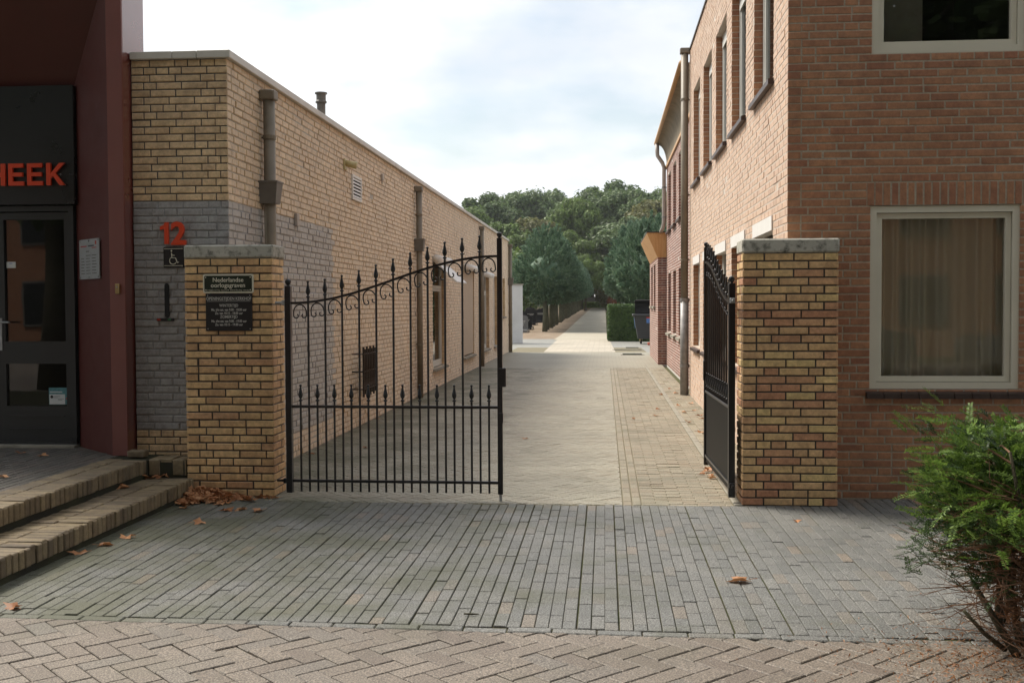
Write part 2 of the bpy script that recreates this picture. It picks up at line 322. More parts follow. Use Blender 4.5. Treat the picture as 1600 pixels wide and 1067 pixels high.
M['leaf_dead'] = leaf_mat('dead_brown_needle', [(0, (.16,.065,.025)), (.5, (.25,.105,.04)), (1, (.34,.165,.07))], .25)
M['leaf_fall'] = leaf_mat('fallen_leaf', [(0, (.30,.12,.045)), (.5, (.42,.19,.08)), (1, (.52,.28,.14))], .15)
M['leaf_red'] = leaf_mat('red_shrub_leaf', [(0, (.20,.05,.02)), (.5, (.27,.08,.03)), (1, (.20,.12,.04))], .3)
M['granite'] = simple('polished_granite', (.018,.018,.02), .15, .5, var=.3, scale=30)
M['granite_grey'] = simple('grey_granite', (.14,.135,.13), .3, .5, var=.3, scale=30)
M['bin_grey'] = simple('charcoal_bin_plastic', (.035,.037,.04), .45, .4, var=.1)
M['rubber'] = simple('black_rubber', (.015,.015,.015), .8, .2)
M['sign_green'] = simple('dark_green_enamel', (.008,.022,.014), .25, .5, var=.05)
M['sign_cream'] = simple('cream_lettering', (.66,.63,.50), .4, .4, var=.03)
M['sign_dark'] = simple('black_sign_plate', (.013,.013,.014), .35, .4, var=.05)
M['sign_grey'] = simple('pale_grey_lettering', (.50,.48,.44), .5, .3, var=.03)
M['plate_silver'] = simple('brushed_aluminium', (.40,.41,.41), .4, .5, .4, .08, 30)
M['brass'] = simple('brass', (.42,.32,.15), .35, .5, .8)
M['lamp_yellow'] = simple('yellowed_lamp_plastic', (.55,.47,.24), .5, .4, var=.2)
M['print_white'] = simple('white_paper', (.60,.62,.62), .6, .3, var=.05)
M['print_teal'] = simple('teal_print', (.10,.25,.27), .6, .3, var=.3, scale=60)
M['print_red'] = simple('red_print', (.45,.05,.03), .6, .3)
M['print_blue'] = simple('blue_print', (.08,.18,.42), .6, .3)
M['led_green'] = simple('green_indicator', (.03,.16,.06), .4, .4)
M['terracotta'] = simple('red_plastic_tray', (.40,.09,.05), .6, .3)
M['white_wall'] = simple('whitewashed_brick', (.60,.595,.59), .8, .2, var=.10, scale=1.5)
M['puddle'] = simple('wet_dark_cover', (.03,.032,.03), .12, .5, var=.2)

# ------------------------------------------------------------------ pieces (bricks, pavers)
def poly_piece(poly, d, c):
    """poly: CCW convex 2D; prism with chamfered top at z=0 down to -d (no bottom)."""
    n = len(poly); p = [Vector(q) for q in poly]; ins = []
    for i in range(n):
        a = (p[i]-p[i-1]).normalized(); b = (p[(i+1) % n]-p[i]).normalized()
        na = Vector((-a.y, a.x)); nb_ = Vector((-b.y, b.x)); m = na+nb_; k = m.dot(na)
        ins.append(p[i]+m*(c/k if abs(k) > .2 else 0))
    vs = [(q.x, q.y, 0) for q in ins]+[(q.x, q.y, -c) for q in p]+[(q.x, q.y, -d) for q in p]
    fs = [tuple(range(n))]
    for r in (0, 1):
        for i in range(n):
            j = (i+1) % n; fs.append((r*n+i, (r+1)*n+i, (r+1)*n+j, r*n+j))
    return vs, fs
def parea(p): return abs(sum(p[i-1][0]*p[i][1]-p[i][0]*p[i-1][1] for i in range(len(p))))/2
class Pieces:
    def __init__(s): s.L = []
    def rect(s, O, U, V, u0, u1, v0, v1, mat, d=.03, c=.004, jit=.0015, tilt=0):
        s.L.append((O, U, V, [(u0, v0), (u1, v0), (u1, v1), (u0, v1)], mat, d, c, random.gauss(0, jit), True, tilt))
    def poly(s, O, U, V, poly, mat, d=.03, c=.004, jit=.0015, tilt=0):
        s.L.append((O, U, V, poly, mat, d, c, random.gauss(0, jit), False, tilt))
    def emit(s, parent, name, limit=300, stuff_name='brickwork'):
        ar = []
        for k, (O, U, V, poly, mat, d, c, off, isr, tl) in enumerate(s.L):
            n = U.cross(V); cx = sum(p[0] for p in poly)/len(poly); cy = sum(p[1] for p in poly)/len(poly)
            w = O+U*cx+V*cy; ar.append((px_area(w, n, parea(poly)), k))
        ar.sort(reverse=True); big = set(k for a, k in ar[:limit] if a > 0); mb = MB(); first = True
        for k, (O, U, V, poly, mat, d, c, off, isr, tl) in enumerate(s.L):
            n = U.cross(V); p0 = poly[0]; loc = [(p[0]-p0[0], p[1]-p0[1]) for p in poly]
            org = O+U*p0[0]+V*p0[1]+n*off
            u2, v2, n2 = U, V, n
            if tl:
                n2 = (n+U*random.gauss(0, tl)+V*random.gauss(0, tl)).normalized(); u2 = (U-n2*U.dot(n2)).normalized(); v2 = n2.cross(u2)
            if k in big:
                key = (name, mat.name, round(d, 3), tuple((round(a, 3), round(b, 3)) for a, b in loc)) if isr else None
                me = MESHES.get(key) if key else None
                if me is None:
                    vs, fs = poly_piece(loc, d, c); me = bpy.data.meshes.new(name); me.from_pydata(vs, [], fs); me.materials.append(mat)
                    if key: MESHES[key] = me
                link(name, me, parent, True, Matrix(((u2.x, v2.x, n2.x, org.x), (u2.y, v2.y, n2.y, org.y), (u2.z, v2.z, n2.z, org.z), (0,0,0,1))))
            else:
                vs, fs = poly_piece(loc, d, c)
                mb.add([org+u2*x+v2*y+n2*z for x, y, z in vs], fs, mat)
        if mb.v: tag(mb.obj(stuff_name, None, parent, recalc=False), kind='stuff')
CO, JT = .0625, .010
def brick_courses(P, O, U, Lg, H, mat, holes=(), start=lambda i: 0, end=None, skip=None, matf=None, d=.1, stretch=.21, head=.10, hp=.28, z0=0, jit=.0012, c=.004, g=JT):
    V = Vector((0,0,1)); n = int(round(H/CO))
    end = end or (lambda i: Lg); prev = []
    for i in range(n):
        v0 = i*CO+g/2; v1 = (i+1)*CO-g/2; ivs = [(start(i), end(i))]; cur = []
        for (a, b, h0, h1) in holes:
            if v1 > h0+.004 and v0 < h1-.004:
                new = []
                for (p, q) in ivs:
                    if b <= p or a >= q: new.append((p, q)); continue
                    if a-p > .02: new.append((p, a))
                    if q-b > .02: new.append((b, q))
                ivs = new
        for (p, q) in ivs:
            u = p; first = True
            while u < q-.015:
                rem = q-u
                cand = [stretch, head, (stretch+head)/2, stretch*.75] if first else ([head, stretch] if random.random() < hp else [stretch, head])
                if first: random.shuffle(cand); first = False
                w = next((x_ for x_ in cand if all(abs(u+x_-j_) > .035 for j_ in prev if abs(j_-u) < .5)), cand[0])
                if rem < w+.07: w = rem
                elif rem < w+g+.05: w = rem-g-.07
                m = matf(u+w/2, (v0+v1)/2) if matf else mat
                P.rect(O, U, V, u, min(u+w, q), v0+z0, v1+z0, m, d, c, jit)
                u += w+g; cur.append(u-g)
        prev = cur
def snap(z): return round(z/CO)*CO
def sheet_holes(mb, O, U, Nn, Lg, H, holes, mat, rec=.008, reveal=.12, u0=0, z0=0):
    """mortar sheet with openings, recessed behind the brick faces, with reveals."""
    V = Vector((0,0,1)); e = rec
    hs = [(a-e, b+e, c_-e, d_+e) for a, b, c_, d_ in holes]
    us = sorted(set([u0, Lg]+[x for h in hs for x in h[:2] if u0 < x < Lg])); vs_ = sorted(set([z0, H]+[x for h in hs for x in h[2:] if z0 < x < H]))
    B = O-Nn*rec
    for a, b in zip(us, us[1:]):
        for c_, d_ in zip(vs_, vs_[1:]):
            mu, mv = (a+b)/2, (c_+d_)/2
            if any(h[0] < mu < h[1] and h[2] < mv < h[3] for h in hs): continue
            m = mat(mu, mv) if callable(mat) else mat
            mb.add([B+U*a+V*c_, B+U*b+V*c_, B+U*b+V*d_, B+U*a+V*d_], [(0,1,2,3)], m)
    for h in hs:
        m = mat(h[0], (h[2]+h[3])/2) if callable(mat) else mat
        cs = [(h[0], h[2]), (h[1], h[2]), (h[1], h[3]), (h[0], h[3])]
        for i in range(4):
            p, q = cs[i], cs[(i+1) % 4]
            mb.add([B+U*p[0]+V*p[1], B+U*q[0]+V*q[1], B+U*q[0]+V*q[1]-Nn*reveal, B+U*p[0]+V*p[1]-Nn*reveal], [(0,1,2,3)], m)
X_, Y_, Z_ = Vector((1,0,0)), Vector((0,1,0)), Vector((0,0,1))
def ubox(mb, O, U, Nn, u0, u1, v0, v1, n0, n1, mat=None):
    vs = [O+U*u+Z_*v+Nn*n for n in (n0, n1) for (u, v) in ((u0, v0), (u1, v0), (u1, v1), (u0, v1))]
    mb.add(vs, [(0,3,2,1),(4,5,6,7),(0,1,5,4),(1,2,6,5),(2,3,7,6),(3,0,4,7)], mat)
def ring(mb, O, U, Nn, u0, u1, v0, v1, w, n0, n1, mat=None, wb=None):
    wb = wb or w
    ubox(mb, O, U, Nn, u0, u0+w, v0, v1, n0, n1, mat); ubox(mb, O, U, Nn, u1-w, u1, v0, v1, n0, n1, mat)
    ubox(mb, O, U, Nn, u0+w, u1-w, v0, v0+wb, n0, n1, mat); ubox(mb, O, U, Nn, u0+w, u1-w, v1-w, v1, n0, n1, mat)
def window(parent, O, U, Nn, u0, u1, v0, v1, depth, fmat, fw=.06, sash=.05, room='room', roomd=1.2, transom=None, proud=0, inner=None):
    mb = MB(); ring(mb, O, U, Nn, u0, u1, v0, v1, fw, -depth-.06, -depth+proud)
    if transom: ubox(mb, O, U, Nn, u0+fw, u1-fw, transom-.03, transom+.03, -depth-.06, -depth+proud-.003)
    w = mb.obj('window', fmat, parent)
    if sash:
        mb = MB(); g = .004
        ring(mb, O, U, Nn, u0+fw+g, u1-fw-g, v0+fw+g, (transom-.03 if transom else v1-fw)-g, sash, -depth-.045, -depth-.008+proud*.5)
        mb.obj('sash', fmat, w)
    mb = MB(); ubox(mb, O, U, Nn, u0+fw, u1-fw, v0+fw, v1-fw, -depth-.034, -depth-.03); mb.obj('pane', M['glass'], w)
    if room:
        mb = MB(); a, b = u0-.3, u1+.3; vs = [O+U*u+Z_*v+Nn*n for n in (-depth-.07, -depth-.07-roomd) for (u, v) in ((a, v0-.1), (b, v0-.1), (b, v1+.1), (a, v1+.1))]
        mb.add(vs, [(4,5,6,7),(0,1,5,4),(1,2,6,5),(2,3,7,6),(3,0,4,7)], M[room]); mb.obj('room', None, w, recalc=False)
    return w

# ------------------------------------------------------------------ ground and paving
def sheet_obj(name, pts, z, mat):
    mb = MB(); mb.add([(x, y, z) for x, y in pts], [tuple(range(len(pts)))]); o = mb.obj(name, mat, None, recalc=False); tag(o, kind='structure'); return o
def hz(y): return 0 if y < 62 else (y-62)*.0079
mb = MB(); ys = [-400, -60, 62, 100, 140, 180, 230, 900]
for a, b in zip(ys, ys[1:]): mb.add([(-700, a, hz(min(a, 180))-.06), (700, a, hz(min(a, 180))-.06), (700, b, hz(min(b, 180))-.06), (-700, b, hz(min(b, 180))-.06)], [(0,1,2,3)])
tag(mb.obj('ground', M['ground'], recalc=False), kind='structure')
sheet_obj('street', [(-60,-12.5),(60,-12.5),(60,.6),(-60,.6)], -.045, M['street_bounce'])
def clip(poly, a, b, c_):     # keep a*x+b*y<=c
    outp = []
    for i in range(len(poly)):
        p, q = poly[i-1], poly[i]; fp = a*p[0]+b*p[1]-c_; fq = a*q[0]+b*q[1]-c_
        if (fp <= 0) != (fq <= 0):
            t_ = fp/(fp-fq); outp.append((p[0]+t_*(q[0]-p[0]), p[1]+t_*(q[1]-p[1])))
        if fq <= 0: outp.append(q)
    return outp
def herring(P, ang, Wd, n, box, halfplanes, mat, joint=.005, d=.03, c=.004, jit=.0014, tilt=.005):
    ca, sa = math.cos(ang), math.sin(ang); x0, x1, y0, y1 = box; ext = int((abs(x1-x0)+abs(y1-y0))/Wd)+4
    cx, cy = (x0+x1)/2, (y0+y1)/2; g = joint/2; O = Vector((0,0,0))
    for i in range(-ext, ext+1):
        for j in range(-ext, ext+1):
            ox, oy = i+n*j, i-n*j
            lx, ly = ox*Wd, oy*Wd; X = cx+lx*ca-ly*sa; Yy = cy+lx*sa+ly*ca
            if X < x0-1 or X > x1+1 or Yy < y0-1 or Yy > y1+1: continue
            for (a, b, cc, dd) in ((0, n, 0, 1), (0, 1, 1, n+1)):
                q = [((ox+a)*Wd+g, (oy+cc)*Wd+g), ((ox+b)*Wd-g, (oy+cc)*Wd+g), ((ox+b)*Wd-g, (oy+dd)*Wd-g), ((ox+a)*Wd+g, (oy+dd)*Wd-g)]
                q = [(cx+u*ca-v*sa, cy+u*sa+v*ca) for u, v in q]
                for h in halfplanes:
                    q = clip(q, *h)
                    if len(q) < 3: break
                if len(q) < 3 or parea(q) < .0012: continue
                # drop near-duplicate points
                r = [q[k] for k in range(len(q)) if math.dist(q[k], q[k-1]) > .012]
                if len(r) < 3 or parea(r) < .0012: continue
                P.poly(O, X_, Y_, r, mat, d, c, jit, tilt)
EDGE_A, EDGE_C = .025, 5.15      # apron near edge: y + EDGE_A*x = EDGE_C
# sidewalk
sw = sheet_obj('sidewalk', [(-9, .6), (9, .6), (9, 5.16-.025*9), (-9, 5.16+.025*9)], -.010, M['joint_dark'])
P = Pieces(); herring(P, math.radians(135), .108, 2, (-4.2, 4.2, 2.2, 5.4), [(EDGE_A, 1, EDGE_C), (1, 0, 4), (-1, 0, 4), (0, -1, -2.3)], M['paver_sidewalk'])
P.emit(sw, 'paver', 300, 'paver_field')
# apron
ap = sheet_obj('driveway_apron', [(-9, 5.16+.225), (9, 5.16-.225), (9, 9.2), (-9, 9.2)], -.009, M['joint_moss'])
P = Pieces(); Wd, Lg, g = .068, .212, .0045
O0 = Vector((0,0,0)); pi_ = 0
nx = int(8.0/Wd)
for i in range(-int(3.6/Wd), int(5.4/Wd)):
    x0 = i*Wd; ys0 = EDGE_C+.08-EDGE_A*x0; yend = 8.52 if -2.62 < x0 < 1.05 else (8.70 if x0 <= -2.62 else 8.90)
    y = ys0-random.choice((0, .106))+random.uniform(-.02, .02); drift = random.gauss(0, .0015)
    while y < yend-.03:
        a, b = max(y, ys0), min(y+Lg, yend); y += Lg+.004
        if b-a < .04: continue
        P.rect(O0, X_, Y_, x0+g/2+drift, x0+Wd-g/2+drift, a, b-.001, M['paver_apron'], .03, .003, .0012, .005)
# long edge course along the sidewalk
x = -5.6
while x < 5.4:
    y = EDGE_C-EDGE_A*x; P.poly(O0, X_, Y_, [(x, y+.006), (x+.208, y+.006-EDGE_A*.208), (x+.208, y+.074-EDGE_A*.208), (x, y+.074)], M['paver_apron'], .03, .005, .002, .006); x += .214
P.emit(ap, 'paver', 300, 'paver_field')
# alley
al = sheet_obj('alley_paving', [(-3.16, 8.5), (1.46, 8.5), (1.46, 28.8), (1.3, 40), (-3.16, 40)], -.005, M['joint_alley'])
P = Pieces()
herring(P, math.radians(135), .072, 3, (-3.16, .14, 8.5, 27.0), [(1, 0, .135), (-1, 0, 3.15), (0, -1, -8.53), (0, 1, 27)], M['paver_alley'], .005, .03, .002, .0008, .002)
for x0 in (.14, .212):
    y = 8.53-random.uniform(0, .1)
    while y < 27: P.rect(O0, X_, Y_, x0+.004, x0+.068, max(y, 8.53), min(y+.208, 27), M['paver_alley_side'], .03, .004, .001, .004); y += .213
y = 8.53; k = 0
while y < 27:
    x = .288-(.105 if k % 2 else 0)
    while x < 1.0:
        a, b = max(x, .288), min(x+.208, .985)
        if b-a > .03: P.rect(O0, X_, Y_, a, b, y+.003, y+.069, M['paver_alley_side'], .03, .004, .0015, .006)
        x += .214
    y += .072; k += 1
y = 8.53
while y < 27:
    x = 1.065
    while x < 1.45:
        P.rect(O0, X_, Y_, x, min(x+.1, 1.45), y+.003, y+.206, M['paver_alley_side'], .03, .004, .002, .008); x += .105
    y += .21
P.emit(al, 'paver', 300, 'paver_field')
ke = thing('edging_kerb', 'narrow concrete edging strip running along the orange brick wall', 'kerb', (1.025, 8.55, 0))
for k in range(20): MB().cbox(.992, 1.058, 8.55+k*1.0, 9.543+k*1.0, -.1, .008+random.uniform(-.003, .003), .006).obj('kerb_stone', M['kerb'], ke)
mb = MB(); mb.add([(-3.16,27.02,-.002),(1.46,27.02,-.002),(1.46,36.0,-.004),(-3.16,36.0,-.004)], [(0,1,2,3)]); mb.obj('paving_far', M['far_alley'], al, recalc=False)
pz = sheet_obj('pale_yard_paving', [(-2.0,36.0),(.35,36.0),(.2,48.6),(-2.1,48.6)], 0, M['plaza'])
sheet_obj('grey_yard_paving', [(-8,36.02),(6,36.02),(6,50),(-8,50)], -.008, M['yard'])
mb = MB()
for a, b in zip((48.6,62,100,140,178), (62,100,140,178,182)):
    mb.add([(-2.25,a,hz(a)-.002),(.1,a,hz(a)-.002),(.1,b,hz(b)-.002),(-2.25,b,hz(b)-.002)], [(0,1,2,3)])
tag(mb.obj('cemetery_path', M['path'], recalc=False), kind='structure')
mb = MB()
for a, b in zip((50.2,62,100,140,178), (62,100,140,178,190)):
    mb.add([(-14,a,hz(a)-.012),(-2.2,a,hz(a)-.012),(-2.2,b,hz(b)-.012),(-14,b,hz(b)-.012)], [(0,1,2,3)])
tag(mb.obj('leaf_covered_verge', M['litter_strip'], recalc=False), kind='structure')

# ------------------------------------------------------------------ gate pillars
def pillar(x0, x1, y0, y1, n, mat, label):
    p = thing('gate_pillar', label, 'pillar', ((x0+x1)/2, (y0+y1)/2, 0)); H = n*CO
    mb = MB(); e = .011; mb.box(x0+e, x1-e, y0+e, y1-e, -.05, H); co = mb.obj('mortar_core', M['mortar_dark'], p)
    P = Pieces(); q = .1125
    for O, U, Lg in ((Vector((x0,y0,0)), X_, x1-x0), (Vector((x1,y0,0)), Y_, y1-y0), (Vector((x1,y1,0)), -X_, x1-x0), (Vector((x0,y1,0)), -Y_, y1-y0)):
        brick_courses(P, O, U, Lg, H, mat, (), lambda i: 0 if i % 2 == 0 else q, lambda i, Lg=Lg: Lg-q if i % 2 == 0 else Lg, d=.1, hp=.33, jit=.0018, g=.0125)
    P.emit(p, 'brick', 300, 'brickwork')
    MB().cbox(x0-.004, x1+.008, y0-.006, y1+.006, H, H+.108, .012).obj('cap_stone', M['concrete'], p)
    return p
PLX0, PLX1, PLY = -3.405, -2.675, 8.72
PRX0, PRX1, PRY = 1.05, 1.768, 8.55
pillar(PLX0, PLX1, PLY, 9.04, 31, M['brick_yellow'], 'yellow brick gate pillar carrying the opening hours signs')
pillar(PRX0, PRX1, PRY, 8.90, 31, M['brick_mixed'], 'mottled yellow and red brick gate pillar in front of orange building')

# ------------------------------------------------------------------ gate leaves (built in local space: hinge at x=0, leaf along +x)
FIN = [(.0085,0),(.0165,.004),(.0165,.010),(.009,.016),(.0075,.022),(.0155,.034),(.0195,.048),(.018,.062),(.012,.085),(.0075,.108),(.0065,.118),(.011,.123),(.010,.132),(.002,.136)]
BAR_M = {}
def bar_mesh(z0, z1):
    k = (round(z0, 3), round(z1, 3))
    if k not in BAR_M: BAR_M[k] = MB().lathe([(.0088, z0), (.0088, z1)], n=8).mesh('bar', M['black_paint'])
    return BAR_M[k]
fin_mesh = MB().lathe(FIN, n=10).mesh('finial', M['black_paint'], True)
def scroll_mesh(w):
    pts = []; r = w/2-.010; rc = .023
    for k in range(9): a = math.pi*(-.55)+k*(math.pi*1.35)/8; pts.append((-r+rc+.002+rc*math.cos(math.pi*2.15-a-1.75*math.pi+math.pi)*1.0, 0, 0)) if False else None
    # left curl: circle centre (-r+rc, -.085), going from inside up round the outside
    for k in range(10):
        a = math.radians(60-k*27); pts.append((-r+rc+rc*math.cos(a)*(.55+.05*k), 0, -.090+rc*math.sin(a)*(.55+.05*k)))
    for k in range(1, 14):
        a = math.pi-k*math.pi/14; pts.append((r*math.cos(a), 0, -.072+.070*math.sin(a)))
    pts += [(-p[0], 0, p[2]) for p in pts[:10][::-1]]
    return MB().tube(pts, .0052, 6).mesh('scroll', M['black_paint'], True)
GL, NB = 1.66, 12; SP = GL/NB
scr = scroll_mesh(SP-.012)
def rail_z(x): return 1.572+.36*(1-math.cos(math.pi*min(max(x/GL, 0), 1)))/2
def gate(label, loc, rotz, plate, mirror=1):
    g_ = thing('gate_leaf', label, 'gate', loc, rotz); bp = M['black_paint']
    hp_ = MB().cbox(-.048, 0, -.025, .025, .05, 1.71, .003).lathe([(.012,1.705),(.012,1.716),(.022,1.728),(.026,1.742),(.022,1.756),(.008,1.765)], (-.024, 0, 0), 12).obj('hinge_post', bp, g_, world=False)
    lp = MB().cbox(GL, GL+.04, -.02, .02, .055, 2.075, .003).lathe([(.011,2.07),(.011,2.08),(.019,2.09),(.022,2.102),(.019,2.114),(.006,2.12)], (GL+.02, 0, 0), 12).obj('lock_post', bp, g_, world=False)
    mb = MB(); xs = [GL*k/32 for k in range(33)]
    for a, b in zip(xs, xs[1:]):
        za_, zb = rail_z(a), rail_z(b); mb.add([(a,-.016,za_-.009),(b,-.016,zb-.009),(b,.016,zb-.009),(a,.016,za_-.009),(a,-.016,za_+.009),(b,-.016,zb+.009),(b,.016,zb+.009),(a,.016,za_+.009)], [(0,3,2,1),(4,5,6,7),(0,1,5,4),(2,3,7,6)])
    mb.obj('top_rail', bp, g_, world=False)
    MB().cbox(0, GL, -.015, .015, .732, .754, .002).obj('middle_rail', bp, g_, world=False)
    MB().cbox(0, GL, -.015, .015, .135, .157, .002).obj('bottom_rail', bp, g_, world=False)
    for k in range(1, NB):
        x = k*SP; top = rail_z(x)+.035
        b = link('tall_bar', bar_mesh(.06 if not plate else .745, top), g_, False, Matrix.Translation((x, 0, 0)))
        link('finial', fin_mesh, b, False, Matrix.Translation((0, 0, top)))
    for k in range(NB):
        x = (k+.5)*SP; b = link('short_bar', bar_mesh(.06 if not plate else .745, .785), g_, False, Matrix.Translation((x, 0, 0)))
        link('finial', fin_mesh, b, False, Matrix.Translation((0, 0, .785)))
        s_ = link('scroll', scr, g_, False, Matrix.Translation((x, 0, rail_z(x)-.012)) @ Matrix.Rotation(-math.atan((rail_z(x+.05)-rail_z(x-.05))/.1)*.85, 4, 'Y'))
    if plate:
        MB().box(0, GL, -.004, .004, .09, .735).obj('sheet_panel', M['black_sheet'], g_, world=False)
        MB().box(-.012, .0, -.0265, -.025, .64, .735).obj('sticker', M['print_white'], g_, world=False)
        h = MB().tube([(GL+.02, 0, .96), (GL+.02, -.07, .965)], .009, 8).tube([(GL+.02, -.065, .965), (GL-.08, -.068, .955)], .010, 8)
        h.obj('handle', bp, g_, world=False)
        MB().cbox(GL-.01, GL+.045, -.026, .026, .84, 1.03, .004).obj('lock_box', bp, g_, world=False)
    else:
        MB().cbox(GL+.008, GL+.068, -.024, .024, .905, 1.055, .006).obj('lock_box', bp, g_, world=False)
        MB().tube([(GL+.02, 0, .06), (GL+.02, 0, -.03)], .012, 8).obj('drop_bolt', M['steel'], g_, world=False)
        MB().cbox(GL+.0, GL+.044, -.024, .024, .62, .70, .004).obj('bolt_guide', bp, g_, world=False)
    for z in (1.575, .145):
        MB().tube([(-.13, 0.0, z), (-.02, 0.0, z)], .010, 8).cbox(-.075, -.045, -.02, .02, z-.02, z+.02, .003).obj('hinge', bp if z < 1 else M['steel'], g_, world=False)
    return g_
gate('closed black wrought iron gate leaf with open bars', (-2.503, 8.655, 0), math.radians(-.6), False)
gate('black gate leaf swung open, with solid sheet metal lower panel', (.978, 8.66, 0), math.radians(91.4), True)

# ------------------------------------------------------------------ left tan building
LBX, LBY, LBL = -3.155, 9.08, 27.1; LH = 58*CO
lb = thing('tan_brick_building', 'long flat-roofed tan brick building with grey painted base and pale coping', 'building', (-5, 9.08, 0))
Fo = Vector((-3.985, LBY, 0)); So = Vector((LBX, LBY, 0)); FL = LBX+3.985
gz0, gz1 = snap(.5), snap(2.44)
LW = [(11.05,12.70,snap(.38),snap(2.44)),(15.5,17.5,snap(.38),snap(2.44)),(19.05,21.0,snap(.38),snap(2.35)),(22.2,23.3,snap(.38),snap(2.35)),(25.0,25.8,snap(1.2),snap(2.35))]
def fm(u, v): return M['brick_grey'] if gz0 < v < gz1 else M['brick_tan']
def sm(u, v): return M['brick_grey'] if u < 3.58 and .25 < v < gz1 else M['brick_tan']
mb = MB(); sheet_holes(mb, Fo, X_, -Y_, FL-.008, gz0, [], M['mortar_dark'], z0=-.05)
sheet_holes(mb, Fo, X_, -Y_, FL-.008, gz1, [], M['mortar_grey'], z0=gz0); sheet_holes(mb, Fo, X_, -Y_, FL-.008, LH, [], M['mortar_dark'], z0=gz1)
wf = mb.obj('front_wall', None, lb, recalc=False)
mb = MB(); sheet_holes(mb, So, Y_, X_, 3.58, .25, [], M['mortar_tan'], rec=.005, u0=.008, z0=-.05); sheet_holes(mb, So, Y_, X_, 3.58, gz1, [], M['mortar_grey'], u0=.008, z0=.25)
sheet_holes(mb, So, Y_, X_, 3.58, LH, [], M['mortar_tan'], u0=.008, z0=gz1); sheet_holes(mb, So, Y_, X_, LBL, LH, LW, M['mortar_tan'], u0=3.58, z0=-.05)
mb.add([(LBX-.008, LBY+LBL, 0), (-12, LBY+LBL, 0), (-12, LBY+LBL, LH), (LBX-.008, LBY+LBL, LH)], [(0,1,2,3)], M['mortar_tan'])
wsd = mb.obj('side_wall', None, lb, recalc=False)
P = Pieces(); brick_courses(P, Fo, X_, FL, LH, None, (), lambda i: 0, lambda i: FL if i % 2 == 0 else FL-.11, matf=fm, jit=.0022, c=.006)
P.emit(wf, 'brick', 140, 'brickwork')
P = Pieces(); brick_courses(P, So, Y_, LBL, LH, None, LW, lambda i: .11 if i % 2 == 0 else 0, matf=sm, jit=.0022, c=.006)
P.emit(wsd, 'brick', 160, 'brickwork')
mb = MB(); mb.box(-12, LBX-.1, 12.8, LBY+LBL-.05, LH-.4, LH-.1).box(-3.95, LBX-.1, LBY+.2, 12.79, LH-.4, LH-.1); mb.obj('roof', M['coping_dark'], lb)
# coping sections
y = LBY-.03; segs = []
while y < LBY+LBL: segs.append((y, min(y+2.45, LBY+LBL+.03))); y += 2.455
for a, b in segs: MB().cbox(LBX-.25, LBX+.035, a, b-.004, LH, LH+.066, .005).obj('coping', M['coping'], lb)
for a, b in ((-3.985, -3.62), (-3.616, LBX-.255)): MB().cbox(a, b, LBY-.03, LBY+.22, LH, LH+.064, .005).obj('coping', M['coping'], lb)
for i, (a, b, c_, d_) in enumerate(LW):
    w = window(lb, So, Y_, X_, a, b, c_, d_, .085, M['pale_frame'], .06, .05, transom=(1.9 if i in (0, 2) else None))
    mb = MB(); nS = 8
    for k in range(nS):
        u0 = a-.04+(b-a+.08)*k/nS; u1 = a-.04+(b-a+.08)*(k+1)/nS-.006
        mb.add([So+Y_*u0+Z_*(c_-.055)-X_*.1, So+Y_*u1+Z_*(c_-.055)-X_*.1, So+Y_*u1+Z_*(c_-.055)+X_*.055, So+Y_*u0+Z_*(c_-.055)+X_*.055, So+Y_*u0+Z_*(c_+.012)-X_*.1, So+Y_*u1+Z_*(c_+.012)-X_*.1, So+Y_*u1+Z_*(c_-.02)+X_*.055, So+Y_*u0+Z_*(c_-.02)+X_*.055],
               [(0,3,2,1),(4,5,6,7),(0,1,5,4),(1,2,6,5),(2,3,7,6),(3,0,4,7)])
    mb.obj('sill', M['kerb'], w)
    if i < 3:
        MB().tube([tuple(So+Y_*(a-.02)+Z_*(d_-.03)+X_*.075), tuple(So+Y_*(b+.02)+Z_*(d_-.03)+X_*.075)], .075, 12).obj('awning_cassette', M['white'], w, smooth=True)
    if i == 1:
        mb = MB(); ubox(mb, So, Y_, X_, a+.03, b-.03, c_+.03, d_-.1, -.03, -.024); mb.obj('roller_screen', M['beige_blind'], w)
    if i == 0:   # tilted top-hung vent pane
        mb = MB(); p0 = So+Y_*(a+.08)+Z_*2.36; p1 = So+Y_*(b-.08)+Z_*2.36; dn = X_*.42-Z_*.40
        n_ = Vector((.69, 0, .72)); mb.add([p0, p1, p1+dn, p0+dn, p0+n_*.03, p1+n_*.03, p1+dn+n_*.03, p0+dn+n_*.03], [(0,3,2,1),(4,5,6,7),(0,1,5,4),(1,2,6,5),(2,3,7,6),(3,0,4,7)])
        mb.obj('open_vent_pane', M['white'], w)
    if i in (2,):
        mb = MB()
        ubox(mb, So, Y_, X_, a+.1, b-.1, 1.93, d_-.08, -.135, -.13); mb.obj('roller_screen', M['beige_blind'], w)
